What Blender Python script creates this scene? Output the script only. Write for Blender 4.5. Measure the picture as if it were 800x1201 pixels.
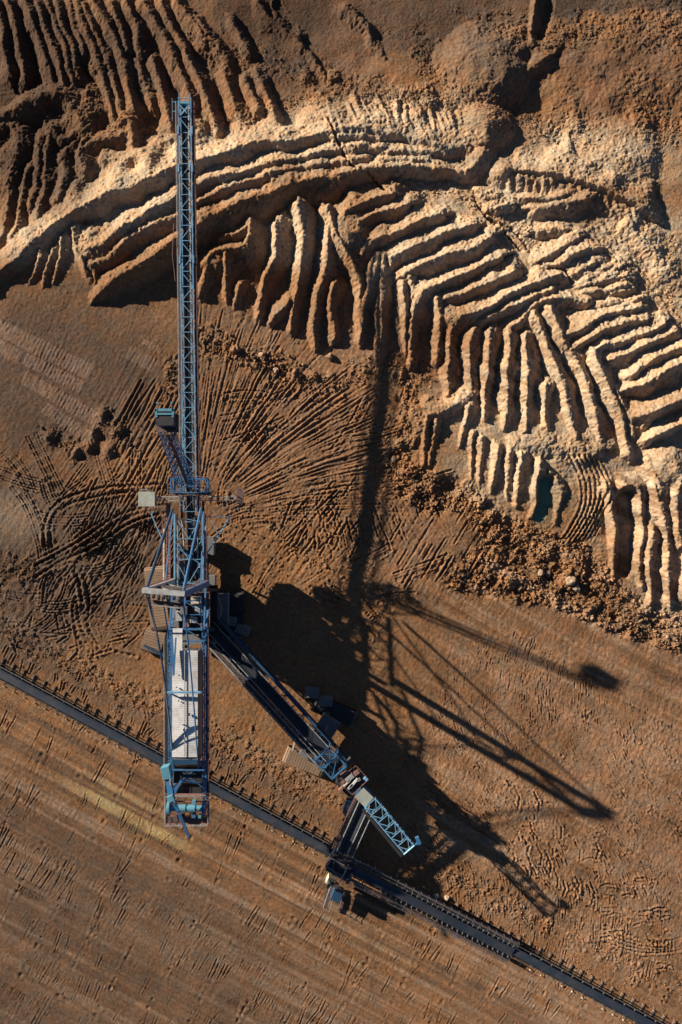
import bpy, math, random
import numpy as np
from mathutils import Vector, Matrix

random.seed(7); rng = np.random.default_rng(11)
for o in list(bpy.data.objects): bpy.data.objects.remove(o)
scene = bpy.context.scene
C = bpy.context.collection

# ------------------------------------------------------------ camera, sky, sun, exposure
CAMH = 162.0                      # drone height; the ground is 0.2 m per photo pixel
cd = bpy.data.cameras.new('camera'); cam = bpy.data.objects.new('camera', cd); C.objects.link(cam)
cam.location = (0, 0, CAMH); cam.rotation_euler = (0, 0, 0)
cd.sensor_width = 36; cd.lens = 36 * 810 / 1201.0; cd.clip_start = 1; cd.clip_end = 5000
scene.camera = cam
SUN_EL = math.radians(18.0)
SD = Vector((0.857, -0.515, 0)).normalized()           # the way the shadows fall
sun_dir = Vector((SD.x * math.cos(SUN_EL), SD.y * math.cos(SUN_EL), -math.sin(SUN_EL)))
sl = bpy.data.lights.new('sun', 'SUN'); so = bpy.data.objects.new('sun', sl); C.objects.link(so)
so.rotation_euler = sun_dir.to_track_quat('-Z', 'Y').to_euler(); so.location = (0, 0, 200)
sl.energy = 5.0; sl.angle = math.radians(0.55); sl.color = (1.0, 0.88, 0.72)
w = bpy.data.worlds.new('World'); scene.world = w; w.use_nodes = True
nt = w.node_tree; bg = nt.nodes['Background']
sky = nt.nodes.new('ShaderNodeTexSky'); sky.sky_type = 'NISHITA'; sky.sun_disc = False
sky.sun_elevation = SUN_EL; sky.sun_rotation = math.atan2(-SD.x, -SD.y)
nt.links.new(sky.outputs['Color'], bg.inputs['Color']); bg.inputs['Strength'].default_value = 0.05; sky.altitude = 3500; sky.dust_density = 0.2; sky.air_density = 0.55
scene.view_settings.view_transform = 'Standard'; scene.view_settings.look = 'None'
scene.view_settings.exposure = 1.02; scene.cycles.diffuse_bounces = 1; scene.view_settings.gamma = 1.0
scene.render.resolution_x = 682; scene.render.resolution_y = 1024

# ------------------------------------------------------------ helpers
def at(px, py, h=0.0):            # photo pixel + height above the ground -> metres
    f = (1 - h / CAMH) * 0.2
    return ((px - 400.0) * f, (600.5 - py) * f, h)
def V(px, py, h=0.0): return Vector(at(px, py, h))

def tag(o, label=None, cat=None, group=None, kind=None):
    if label: o['label'] = label
    if cat: o['category'] = cat
    if group: o['group'] = group
    if kind: o['kind'] = kind
    return o
def thing(name, label, cat, loc=(0, 0, 0), group=None):
    o = bpy.data.objects.new(name, None); C.objects.link(o); o.location = loc
    o.empty_display_size = 1.0
    return tag(o, label, cat, group)

# ------------------------------------------------------------ materials
def new_mat(name):
    m = bpy.data.materials.new(name); m.use_nodes = True
    return m, m.node_tree, m.node_tree.nodes['Principled BSDF']
def paint(name, col, rough=0.5, metal=0.0, grime=0.5, dirt=(0.16, 0.10, 0.06), scale=0.9, bump=0.15):
    m, t, p = new_mat(name); L = t.links.new
    g = t.nodes.new('ShaderNodeNewGeometry')
    n1 = t.nodes.new('ShaderNodeTexNoise'); n1.inputs['Scale'].default_value = scale; n1.inputs['Detail'].default_value = 7
    n1.inputs['Roughness'].default_value = 0.65
    L(g.outputs['Position'], n1.inputs['Vector'])
    r = t.nodes.new('ShaderNodeValToRGB'); r.color_ramp.elements[0].position = 0.44; r.color_ramp.elements[1].position = 0.72
    r.color_ramp.elements[0].color = (0, 0, 0, 1); r.color_ramp.elements[1].color = (grime,) * 3 + (1,)
    L(n1.outputs['Fac'], r.inputs['Fac'])
    mx = t.nodes.new('ShaderNodeMix'); mx.data_type = 'RGBA'
    mx.inputs['A'].default_value = (*col, 1); mx.inputs['B'].default_value = (*dirt, 1)
    L(r.outputs['Color'], mx.inputs['Factor'])
    n2 = t.nodes.new('ShaderNodeTexNoise'); n2.inputs['Scale'].default_value = 0.25; L(g.outputs['Position'], n2.inputs['Vector'])
    mr = t.nodes.new('ShaderNodeMapRange'); mr.inputs['To Min'].default_value = 0.72; mr.inputs['To Max'].default_value = 1.25
    L(n2.outputs['Fac'], mr.inputs['Value'])
    mu = t.nodes.new('ShaderNodeMix'); mu.data_type = 'RGBA'; mu.blend_type = 'MULTIPLY'; mu.inputs['Factor'].default_value = 1
    L(mx.outputs['Result'], mu.inputs['A']); L(mr.outputs['Result'], mu.inputs['B'])
    L(mu.outputs['Result'], p.inputs['Base Color'])
    p.inputs['Roughness'].default_value = rough; p.inputs['Metallic'].default_value = metal
    b = t.nodes.new('ShaderNodeBump'); b.inputs['Strength'].default_value = bump; b.inputs['Distance'].default_value = 0.05
    n3 = t.nodes.new('ShaderNodeTexNoise'); n3.inputs['Scale'].default_value = 5; L(g.outputs['Position'], n3.inputs['Vector'])
    L(n3.outputs['Fac'], b.inputs['Height']); L(b.outputs['Normal'], p.inputs['Normal'])
    return m
M = dict(
    blue=paint('blue_paint', (0.03, 0.15, 0.33), 0.45, 0, 0.5),
    deep=paint('deep_blue_paint', (0.014, 0.055, 0.12), 0.5, 0, 0.45, (0.06, 0.045, 0.035)),
    pale=paint('pale_blue_steel', (0.15, 0.35, 0.54), 0.45, 0.0, 0.6),
    teal=paint('teal_paint', (0.09, 0.27, 0.36), 0.4, 0, 0.3),
    steel=paint('weathered_steel', (0.42, 0.44, 0.44), 0.5, 0.1, 0.6),
    grey=paint('grey_metal', (0.17, 0.175, 0.18), 0.55, 0.1, 0.6),
    grate=paint('rusty_grating', (0.10, 0.065, 0.06), 0.8, 0, 0.6, (0.10, 0.07, 0.05)),
    rail=paint('red_brown_handrail', (0.26, 0.13, 0.11), 0.7, 0, 0.4),
    white=paint('white_roof_sheet', (0.66, 0.66, 0.66), 0.5, 0.0, 0.75, (0.36, 0.31, 0.27), 0.55),
    cabin=paint('pale_green_roof_sheet', (0.36, 0.39, 0.34), 0.6, 0, 0.35),
    dark=paint('dark_machinery', (0.03, 0.032, 0.035), 0.5, 0.2, 0.6, (0.07, 0.05, 0.04)),
    belt=paint('black_rubber_belt', (0.012, 0.018, 0.028), 0.6, 0, 0.4, (0.035, 0.035, 0.04), 0.5),
    mbelt=paint('worn_conveyor_belt', (0.022, 0.034, 0.055), 0.6, 0, 0.5, (0.10, 0.085, 0.075), 0.35),
    shoe=paint('mud_caked_track_shoes', (0.25, 0.165, 0.105), 0.9, 0, 0.7, (0.16, 0.105, 0.07), 1.2, 0.6),
    mudsteel=paint('muddy_steel_sleeper', (0.17, 0.12, 0.09), 0.9, 0, 0.7, (0.14, 0.095, 0.065)),
    cream=paint('cream_panel', (0.62, 0.54, 0.42), 0.6, 0, 0.4),
    glass=paint('tinted_glass', (0.02, 0.03, 0.04), 0.08, 0.0, 0.1),
)

# ------------------------------------------------------------ the terrain, a height field in metres
def axis(lo, hi, step, far):
    a = list(np.arange(lo, hi + step * .5, step)); s = step; b = []; x = a[-1]
    while x < far: s *= 1.16; x += s; b.append(x)
    s = step; c = []; x = a[0]
    while x > -far: s *= 1.16; x -= s; c.append(x)
    return np.array(c[::-1] + a + b)
xs = axis(-84, 84, 0.18, 900); ys = axis(-124, 124, 0.18, 900)
NX, NY = len(xs), len(ys)

def lattice(scale, seed, sx=1.0, sy=1.0, ang=0.0):
    r = np.random.default_rng(seed); N = 256; G = r.random((N, N)) * 2 - 1
    return G
def vnoise(scale, seed):
    """smooth value noise on the whole grid, cell = scale metres"""
    G = lattice(scale, seed); N = G.shape[0]
    u = xs / scale + 1000.37; v = ys / scale + 1000.71
    iu = np.floor(u).astype(int); iv = np.floor(v).astype(int); fu = u - iu; fv = v - iv
    fu = fu * fu * (3 - 2 * fu); fv = fv * fv * (3 - 2 * fv)
    a = G[np.ix_(iv % N, iu % N)]; b = G[np.ix_(iv % N, (iu + 1) % N)]
    c = G[np.ix_((iv + 1) % N, iu % N)]; d = G[np.ix_((iv + 1) % N, (iu + 1) % N)]
    fu = fu[None, :]; fv = fv[:, None]
    return (a * (1 - fu) + b * fu) * (1 - fv) + (c * (1 - fu) + d * fu) * fv
def rnoise(sl_x, sl_y, ang, seed):
    """stretched noise in a turned frame"""
    c, s = math.cos(ang), math.sin(ang)
    u = (X * c + Y * s) / sl_x + 1000.3; v = (-X * s + Y * c) / sl_y + 1000.9
    G = lattice(1, seed); N = 256
    iu = np.floor(u).astype(np.int32); iv = np.floor(v).astype(np.int32); fu = u - iu; fv = v - iv
    fu = fu * fu * (3 - 2 * fu); fv = fv * fv * (3 - 2 * fv)
    return ((G[iv % N, iu % N] * (1 - fu) + G[iv % N, (iu + 1) % N] * fu) * (1 - fv)
            + (G[(iv + 1) % N, iu % N] * (1 - fu) + G[(iv + 1) % N, (iu + 1) % N] * fu) * fv)
X, Y = np.meshgrid(xs, ys)
PX = X * 5 + 400; PY = 600.5 - Y * 5       # ground position in photo pixels, for laying out what was measured there
WX = X + 0.55 * vnoise(5.2, 1) + 0.14 * vnoise(1.5, 2) + 0.13 * vnoise(0.55, 3) + 0.10 * vnoise(0.3, 7)
WY = Y + 0.55 * vnoise(5.2, 4) + 0.14 * vnoise(1.5, 5) + 0.13 * vnoise(0.55, 6) + 0.10 * vnoise(0.3, 8)

# base level from measured spots
BL = [  # px, py, z
    (0, 380, 0), (100, 380, 0), (200, 380, 0), (300, 430, 0), (400, 450, 0), (460, 560, 0), (600, 700, 0), (700, 760, 0), (800, 800, 0),
    (0, 600, 0), (200, 600, 0), (400, 600, 0), (0, 800, 0), (400, 800, 0), (0, 1000, 0), (400, 1000, 0), (800, 1000, 0), (0, 1200, 0),
    (400, 1200, 0), (800, 1200, 0), (200, 1100, 0), (600, 1100, 0), (600, 850, 0), (20, 335, 0.2), (80, 310, 0.3), (160, 340, 0.2), (230, 340, 0), (170, 325, -.3), (200, 320, -.4),
    (0, 250, -2.8), (50, 200, -3.6), (110, 190, -2.6), (180, 150, -2.8), (60, 100, -4.4), (0, 50, -5.2), (100, 30, -5.0), (200, 60, -3.6), (160, 100, -3.6), (20, 100, -4.8), (130, 60, -4.6),
    (260, 110, -1.6), (280, 40, -1.6), (225, 120, -1.8), (300, 115, -.6), (350, 90, -0.3), (350, 20, -1.2), (420, 60, -0.2), (440, 110, 1.0), (520, 60, 0.2), (600, 30, 0.6), (700, 60, 0.6),
    (790, 60, 0.8), (660, 130, 0.9), (760, 150, 1.2), (790, 230, 2.0), (560, 120, 1.0), (490, 120, 1.2), (400, 120, 0.8),
    (150, 260, 1.8), (240, 225, 1.6), (320, 195, 1.7), (200, 260, 1.2), (400, 180, 2.8), (480, 185, 3.0), (560, 200, 2.8), (470, 220, 3.0), (540, 240, 3.0),
    (620, 220, 2.6), (680, 240, 2.9), (650, 270, 2.9), (740, 290, 2.3), (790, 350, 2.3), (700, 270, 2.5), (600, 300, 3.0), (560, 330, 2.8), (500, 300, 2.8), (640, 340, 2.8),
    (450, 260, 2.6), (700, 350, 2.8), (760, 410, 2.4), (790, 470, 1.6), (770, 550, .2), (800, 600, .3), (740, 560, .2), (300, 300, -1.4), (350, 300, -1.2), (400, 330, -.6), (330, 370, -0.5), (400, 390, -0.3), (270, 350, 0.0), (260, 270, -1.2), (320, 260, -1.4), (380, 240, -.8), (420, 370, -.5), (240, 300, -.8),
    (460, 370, -.2), (500, 400, -.3), (540, 430, -.2), (580, 440, -.2), (600, 440, -.2), (640, 430, 0.0), (690, 470, 0.3), (720, 500, .3), (660, 520, 2.0), (600, 515, 1.9), (740, 520, .9),
    (620, 570, 0.9), (640, 580, 0.6), (680, 590, 1.3), (730, 620, -0.9), (765, 640, 0.0), (800, 640, 0.6), (540, 500, 1.4), (510, 520, 0.9), (560, 560, 0.9), (480, 540, .3),
    (700, 650, 0.5), (760, 700, 0.1), (460, 440, 0.3)]
cxs = np.arange(-30, 835, 6.0); cys = np.arange(-30, 1235, 6.0)
CX, CY = np.meshgrid(cxs, cys); num = np.zeros_like(CX); den = np.zeros_like(CX)
for px, py, z in BL:
    wt = 1.0 / (((CX - px) ** 2 + (CY - py) ** 2) + 120.0) ** 1.7
    num += wt * z; den += wt
CB = num / den
CB *= np.clip((800 - CY) / 60, 0, 1)
CB = np.where(CB > 1.0, 1.0 + (CB - 1.0) * .4, CB)
def sample(Gd, gx, gy, px, py):
    u = np.clip((px - gx[0]) / (gx[1] - gx[0]), 0, len(gx) - 1.001); v = np.clip((py - gy[0]) / (gy[1] - gy[0]), 0, len(gy) - 1.001)
    iu = u.astype(int); iv = v.astype(int); fu = u - iu; fv = v - iv
    return (Gd[iv, iu] * (1 - fu) + Gd[iv, iu + 1] * fu) * (1 - fv) + (Gd[iv + 1, iu] * (1 - fu) + Gd[iv + 1, iu + 1] * fu) * fv
H = sample(CB, cxs, cys, (WX * 5 + 400), (600.5 - WY * 5))
H += 0.10 * vnoise(9, 20) + 0.06 * vnoise(3.5, 21)

def win(x0, y0, x1, y1, reach):
    i0, i1 = np.searchsorted(xs, [min(x0, x1) - reach, max(x0, x1) + reach])
    j0, j1 = np.searchsorted(ys, [min(y0, y1) - reach, max(y0, y1) + reach])
    return slice(j0, j1), slice(i0, i1)
def seg(a, b, sl, warp=1.0):
    warp = min(warp, .25) if warp < 1 else 1.0
    if warp == 1.0: gx, gy = WX[sl], WY[sl]
    else: gx = X[sl] + (WX[sl] - X[sl]) * warp; gy = Y[sl] + (WY[sl] - Y[sl]) * warp
    dx, dy = b[0] - a[0], b[1] - a[1]; L2 = dx * dx + dy * dy + 1e-9
    t = ((gx - a[0]) * dx + (gy - a[1]) * dy) / L2
    tc = np.clip(t, 0, 1)
    ex = gx - (a[0] + tc * dx); ey = gy - (a[1] + tc * dy)
    d = np.sqrt(ex * ex + ey * ey); side = np.sign(dx * (gy - a[1]) - dy * (gx - a[0]))   # + = left of travel
    return tc, d, side
KL, KR = 1.0, 1.25
KN = np.clip(1 + .38 * vnoise(3.6, 160) + .22 * vnoise(8, 161), .65, 1.4)
crest_n = 0.28 * vnoise(4.5, 30) + 0.18 * vnoise(1.9, 31) + 0.13 * vnoise(0.75, 32) + 0.12 * vnoise(0.36, 33)
def ridge(pts, kl=0.66, kr=0.66, r=0.22, jit=1.0, sink=0.0):
    """crest polyline (px, py, height); slopes fall off both sides at kl (left of travel) and kr"""
    W = [at(*p) for p in pts]
    for a, b in zip(W[:-1], W[1:]):
        hm = max(a[2], b[2]); reach = (hm + 4.5) / min(kl, kr)
        s = win(a[0], a[1], b[0], b[1], min(reach, 16))
        t, d, sd = seg(a, b, s)
        k = np.where(sd > 0, kl * KL * KN[s], kr * KR * (2 - KN[s]))
        z = a[2] + t * (b[2] - a[2]) + crest_n[s] * jit + r - np.sqrt((k * d) ** 2 + r * r)
        h = H[s]; e = 0.12
        H[s] = 0.5 * (h + z + np.sqrt((h - z) ** 2 + e * e)) - e * 0.12 * 0
        # undo the smooth-max lift far from the ridge
        far = z < h - 0.8
        H[s] = np.where(far, h, H[s])
def cone(px, py, h, rad, k=0.66, r=0.8, jit=0.6):
    x, y, _ = at(px, py, h); s = win(x, y, x, y, 16)
    d = np.hypot(WX[s] - x, WY[s] - y); d = np.maximum(d - rad, 0)
    z = h + crest_n[s] * jit + r - np.sqrt((k * d) ** 2 + r * r)
    H[s] = np.maximum(H[s], z)
TM = np.clip(.8 + .8 * vnoise(4.5, 61) + .25 * vnoise(.9, 62), 0.2, 1.5)
def groove(pts, depth=0.2, wid=0.35, bank=0.35, warp=0.2, px=True, one=False):
    W = [at(p[0], p[1]) for p in pts] if px else pts
    for a, b in zip(W[:-1], W[1:]):
        s = win(a[0], a[1], b[0], b[1], wid * 4)
        t, d, sd = seg(a, b, s, warp)
        q = d / wid
        H[s] += depth * TM[s] * (-np.exp(-q * q * 1.4) + bank * np.exp(-((q - 1.7) ** 2) * 2.0))
def curve(pts, n=4):
    """Catmull-Rom through pixel points"""
    P = [np.array(p, float) for p in pts]; P = [2 * P[0] - P[1]] + P + [2 * P[-1] - P[-2]]; out = []
    for i in range(1, len(P) - 2):
        for k in range(n):
            t = k / n
            out.append(0.5 * ((2 * P[i]) + (-P[i - 1] + P[i + 1]) * t + (2 * P[i - 1] - 5 * P[i] + 4 * P[i + 1] - P[i + 2]) * t * t
                              + (-P[i - 1] + 3 * P[i] - 3 * P[i + 1] + P[i + 2]) * t ** 3))
    out.append(P[-2]); return [tuple(p) for p in out]
def rd(pts, **k): ridge(curve(pts, 3), **k)

# --- dark ridges of the upper left, running down the picture
def hs(pts, h0, h1):
    n = len(pts) - 1
    return [(p[0], p[1], h0 + (h1 - h0) * i / n) for i, p in enumerate(pts)]
U = [
 ([(-6, 0), (2, 30), (6, 60), (10, 90)], -2.6, -2.4), ([(8, 0), (20, 40), (27, 75), (29, 92)], -2.4, -2.2), ([(30, 0), (45, 45), (55, 75), (61, 98)], -2.2, -1.8),
 ([(44, 0), (55, 35), (66, 62), (76, 100)], -2.2, -1.4), ([(54, 0), (68, 30), (79, 65), (86, 90)], -2.2, -1.6), ([(65, 0), (75, 28), (86, 55), (94, 88)], -2.2, -1.6),
 ([(78, 0), (92, 35), (100, 62)], -2.4, -2.0),
 ([(88, 0), (100, 30), (112, 55), (120, 80), (126, 108), (134, 138)], -1.9, -0.8), ([(98, 4), (112, 35), (125, 65), (135, 95), (142, 128)], -2.1, -0.8),
 ([(110, 0), (130, 35), (142, 65), (150, 95), (155, 128)], -1.4, -0.3), ([(128, 0), (141, 30), (150, 55)], -1.9, -1.2), ([(148, 0), (160, 32), (165, 58)], -1.7, -1.0), ([(168, 0), (190, 40), (206, 72)], -1.2, -0.3),
 ([(160, 70), (170, 98), (178, 125)], -1.4, -1.0),
 ([(176, 66), (185, 95), (195, 125), (201, 150)], -1.1, 0.2), ([(186, 0), (204, 32), (219, 58)], -1.2, -0.4), ([(198, 50), (212, 85), (224, 118)], -0.6, 0.3),
 ([(221, 66), (235, 95), (245, 125), (253, 150)], 0.1, 1.2), ([(258, 82), (270, 110), (281, 143)], 0.4, 1.4), ([(287, 92), (302, 126)], 0.7, 1.6),
 ([(299, 85), (312, 112), (322, 138)], 0.7, 1.8), ([(208, 0), (226, 22), (243, 46)], -0.8, -0.2), ([(232, 20), (250, 50), (262, 70)], -0.6, 0.1),
 ([(268, 22), (282, 42), (292, 62)], 0.0, 0.4), ([(300, 0), (320, 22), (338, 40), (362, 62), (382, 90)], 0.2, 0.8),
 ([(322, 0), (333, 25), (350, 42)], 0.0, 0.4),
]
for p, a, b in U: rd(hs(p, a, b), kl=1.0, kr=0.75, r=0.35, jit=0.6)
for p in U[7:17]:
    q = [(x - 5, y) for x, y in p[0]]; rd(hs(q, p[1] - 0.9, p[2] - 0.9), kl=0.9, kr=0.9, r=0.2)
# lower-left dark lumps and fins
rd([(-10, 142, -0.5), (10, 132, -0.2), (30, 119, 0.2), (55, 107, 0.4), (72, 110, 0.1)], kl=0.8, kr=0.5, r=.5)
rd([(72, 112, -0.1), (90, 130, -0.3), (100, 150, -0.2)], kl=.6, kr=.5, r=.5)
rd([(-4, 150, -1), (8, 146, -.6), (18, 160, -.4), (14, 190, -.4), (9, 220, -.5), (1, 282, -.6)], r=.3)
rd([(22, 156, -.6), (18, 178, -.7), (14, 200, -1)], r=.2)
rd([(34, 196, -.8), (27, 222, -.5), (19, 258, -.2), (15, 275, 0)], r=.2)
rd([(46, 160, -.6), (47, 185, -.5), (43, 210, -.5), (35, 240, -.1)], r=.25)
rd([(58, 154, -.4), (56, 180, -.4), (53, 210, -.3), (47, 240, .2), (43, 256, .5)], r=.25)
rd([(60, 150, -.2), (75, 160, -.2), (88, 152, 0), (100, 158, .2)], r=.4)
rd([(86, 165, -.2), (72, 180, -.3), (75, 200, -.1), (71, 220, .5), (68, 235, .8)], r=.3)
rd([(103, 160, 0), (95, 175, -.1), (97, 200, .7)], r=.3)
rd([(103, 172, -.2), (120, 163, 0), (140, 160, .1)], r=.4)
rd([(140, 140, 0.1), (152, 141, .3), (155, 152, .2), (157, 170, .5), (156, 182, .9)], kl=1.2, kr=.6, r=.5)
rd([(160, 165, -1), (175, 168, -.8), (192, 165, -.6)], r=.3)
# --- bright rim and the arcs behind it
rd([(-20, 333, 1.9), (0, 318, 2.0), (35, 285, 2.4), (75, 256, 3.0), (100, 241, 3.5), (140, 221, 4.0), (170, 209, 4.2), (200, 198, 4.3), (230, 189, 4.3), (260, 180, 4.2),
    (300, 168, 4.1), (340, 162, 4.0), (385, 153, 3.9)], kl=0.62, kr=0.95, r=.15)
rd([(103, 290, 2.8), (120, 281, 3.4), (140, 268, 3.7), (160, 256, 3.8), (180, 245, 4.0), (200, 233, 4.0), (230, 214, 3.9), (260, 206, 3.9), (300, 195, 3.9), (340, 186, 3.9), (375, 178, 3.9), (400, 173, 3.8)], kr=.9)
rd([(106, 308, 2.2), (122, 301, 2.7), (140, 289, 3.1), (160, 275, 3.3), (180, 262, 3.5), (200, 254, 3.5), (235, 235, 3.5), (260, 223, 3.5), (300, 208, 3.6), (330, 201, 3.6), (345, 198, 3.5)], kr=.9)
rd([(350, 196, 3.5), (380, 192, 3.7), (400, 188, 3.8), (430, 184, 3.7)], kr=.9)
rd([(116, 344, 2.0), (128, 332, 2.8), (140, 323, 3.1), (165, 308, 3.5), (180, 298, 3.6), (200, 284, 3.8), (232, 263, 4.0), (250, 253, 4.0), (280, 238, 4.1), (310, 226, 4.2), (340, 216, 4.3), (370, 209, 4.3), (400, 203, 4.3), (430, 197, 4.3), (480, 195, 4.3), (520, 196, 4.2), (545, 199, 4.0)], kr=.9)
for p in [[(395, 160, 3.9), (420, 158, 4.0), (445, 160, 3.9)], [(400, 172, 3.9), (425, 170, 4.1), (450, 172, 3.9)], [(455, 178, 4.0), (480, 177, 4.1), (510, 178, 4.0)], [(452, 186, 4.0), (500, 187, 4.1)]]: rd(p, kr=.9)
# broad sun-facing bank left of the cones, and the scalloped crest to the right
rd([(385, 153, 3.9), (410, 150, 4.1), (440, 152, 4.2), (470, 158, 4.2), (500, 166, 4.3), (530, 170, 4.3), (560, 168, 4.2)], kl=.36, kr=.8, r=.3)
for k in range(26):
    x = 392 + k * 6.6 + random.uniform(-2, 2); y = 148 + max(0, k - 6) * 1.0 + random.uniform(-3, 3); hh = 4.2
    ridge([(x - 9, y - random.uniform(22, 36), hh - 1.9), (x - 2, y - 8, hh - .35), (x + random.uniform(-1, 4), y + 4, hh - .05)], kl=.9, kr=.9, r=.35)
rd([(592, 197, 3.4), (630, 201, 3.9), (660, 206, 4.2), (685, 212, 4.3), (700, 217, 4.4), (725, 227, 4.4), (745, 238, 4.2), (758, 246, 3.4)], kl=0.36, kr=1.3, r=.15)
for k in range(15):
    x = 598 + k * 10.2; y = 210 + (max(0, k - 3)) ** 1.35 * 1.25; ridge([(x, y - 3, 3.3), (x + 3, y + 13, 2.9)], r=.35)
cone(576, 78, 4.3, 2.8, k=.62, r=1.8); cone(566, 70, 3.6, 3.0, k=.55, r=1.6)
rd([(596, 62, 2.6), (620, 52, 1.9), (640, 60, 1.4)], kl=.4, kr=.45, r=.6)
rd([(604, 95, 1.5), (625, 78, 2.0), (640, 68, 2.2)], kl=.3, kr=.6, r=.4)
cone(572, 138, 4.4, .6, k=.6, r=1.0); rd([(572, 138, 4.3), (566, 160, 4.2)], kr=.8)
cone(562, 178, 4.4, .3, k=.7, r=.6); rd([(562, 176, 4.3), (553, 196, 3.6)], r=.3)
cone(590, 196, 4.2, .2, k=.7, r=.6)
rd([(630, -10, 2.6), (626, 20, 2.6), (622, 45, 2.0)], kl=.5, kr=1.4, r=.2)
rd([(405, 10, .8), (430, 30, 1.0), (435, 50, .8), (452, 66, .8)], r=.3)
cone(690, 110, 1.6, 4, k=.2, r=1.5); cone(760, 60, 1.9, 6, k=.2, r=1.5); cone(720, 190, 3.0, 2, k=.25, r=1)
rd([(738, 70, 1.5), (742, 110, 1.6), (748, 160, 2.0)], kl=.25, kr=.4, r=.4); rd([(668, 120, 1.7), (676, 150, 1.8)], kl=.3, kr=.3, r=.4)
rd([(604, 233, 3.4), (640, 233, 3.6), (668, 227, 3.7)], kr=.9); rd([(626, 243, 3.6), (650, 240, 3.9), (692, 231, 3.9)], kr=.8)
rd([(565, 226, 3.3), (590, 236, 3.4)], kr=.9); rd([(585, 244, 3.6), (602, 240, 3.6)], kr=.9)
rd([(630, 272, 3.5), (648, 267, 3.7), (665, 268, 3.5)], kr=.9); rd([(640, 300, 3.3), (655, 290, 3.7), (680, 279, 3.7)], kr=.9)
rd([(650, 310, 3.6), (670, 300, 4.0), (700, 290, 4.0)], kr=.9); rd([(655, 325, 3.4), (680, 318, 3.5)], r=.3)
rd([(687, 332, 3.2), (705, 328, 3.5), (722, 322, 3.4)], kr=.9); rd([(688, 343, 3.3), (710, 340, 3.6), (736, 332, 3.6)], kr=.9)
# --- arcs of the right-hand fan
A = [
 [(402, 262, 3.4), (406, 250, 4.0), (420, 240, 4.4), (440, 232, 4.4), (457, 228, 4.3)],
 [(412, 272, 3.0), (420, 260, 3.8), (435, 252, 4.2), (452, 246, 4.3), (478, 240, 4.1)],
 [(430, 290, 3.0), (440, 280, 4.0), (458, 273, 4.4), (472, 267, 4.5), (500, 257, 4.5), (516, 251, 4.4)],
 [(455, 312, 2.8), (460, 300, 3.9), (475, 292, 4.4), (492, 286, 4.6), (520, 275, 4.6), (556, 264, 4.5)],
 [(468, 325, 3.0), (480, 317, 3.8), (500, 308, 4.4), (530, 297, 4.5), (560, 286, 4.5), (578, 277, 4.4)],
 [(490, 352, 2.8), (495, 342, 4.0), (512, 333, 4.4), (540, 319, 4.5), (570, 306, 4.5), (588, 299, 4.4)],
 [(528, 348, 3.5), (545, 341, 4.0), (562, 334, 4.3), (590, 325, 4.3), (604, 317, 4.2)],
 [(535, 378, 3.0), (540, 368, 4.1), (555, 364, 4.5), (575, 356, 4.6), (600, 343, 4.6), (635, 330, 4.4), (655, 322, 4.2)],
 [(562, 378, 3.3), (580, 367, 4.0), (600, 360, 4.2), (630, 348, 4.2), (648, 340, 4.1)],
 [(605, 380, 3.0), (625, 362, 3.9), (645, 352, 4.1), (672, 350, 4.0), (690, 354, 3.7)],
 [(655, 392, 3.3), (672, 388, 4.0), (690, 378, 4.2), (710, 370, 4.2), (740, 364, 4.1), (750, 361, 3.9)],
 [(672, 408, 3.4), (688, 398, 4.2), (710, 387, 4.3), (735, 380, 4.2), (758, 373, 4.0)],
 [(698, 412, 3.5), (715, 404, 4.2), (740, 396, 4.2), (765, 387, 4.1), (780, 379, 4.0)],
 [(720, 420, 3.3), (735, 412, 4.0), (760, 404, 4.1), (792, 390, 4.0)],
 [(738, 440, 3.3), (750, 430, 3.9), (770, 420, 4.1), (795, 410, 4.0), (815, 404, 4.0)],
 [(732, 458, 3.0), (748, 451, 4.0), (765, 443, 4.2), (785, 434, 4.2), (815, 422, 4.1)],
 [(742, 490, 2.8), (758, 485, 3.8), (780, 475, 4.0), (800, 467, 4.0), (815, 460, 4.0)],
 [(760, 516, 2.2), (775, 508, 2.9), (790, 500, 3.1), (815, 488, 3.2)],
]
for i, p in enumerate(A): rd(p, kl=.74, kr=1.1, r=.12)
for i in range(26):      # small broken ledges where the fan meets the haul track
    x = random.uniform(655, 735); y = 285 + (x - 655) * .75 + random.uniform(-8, 45)
    rd([(x, y, 3.0), (x + random.uniform(8, 16), y - random.uniform(3, 8), 3.55), (x + 24, y - random.uniform(6, 10), 3.1)], kr=1.1, r=.15)
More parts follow.
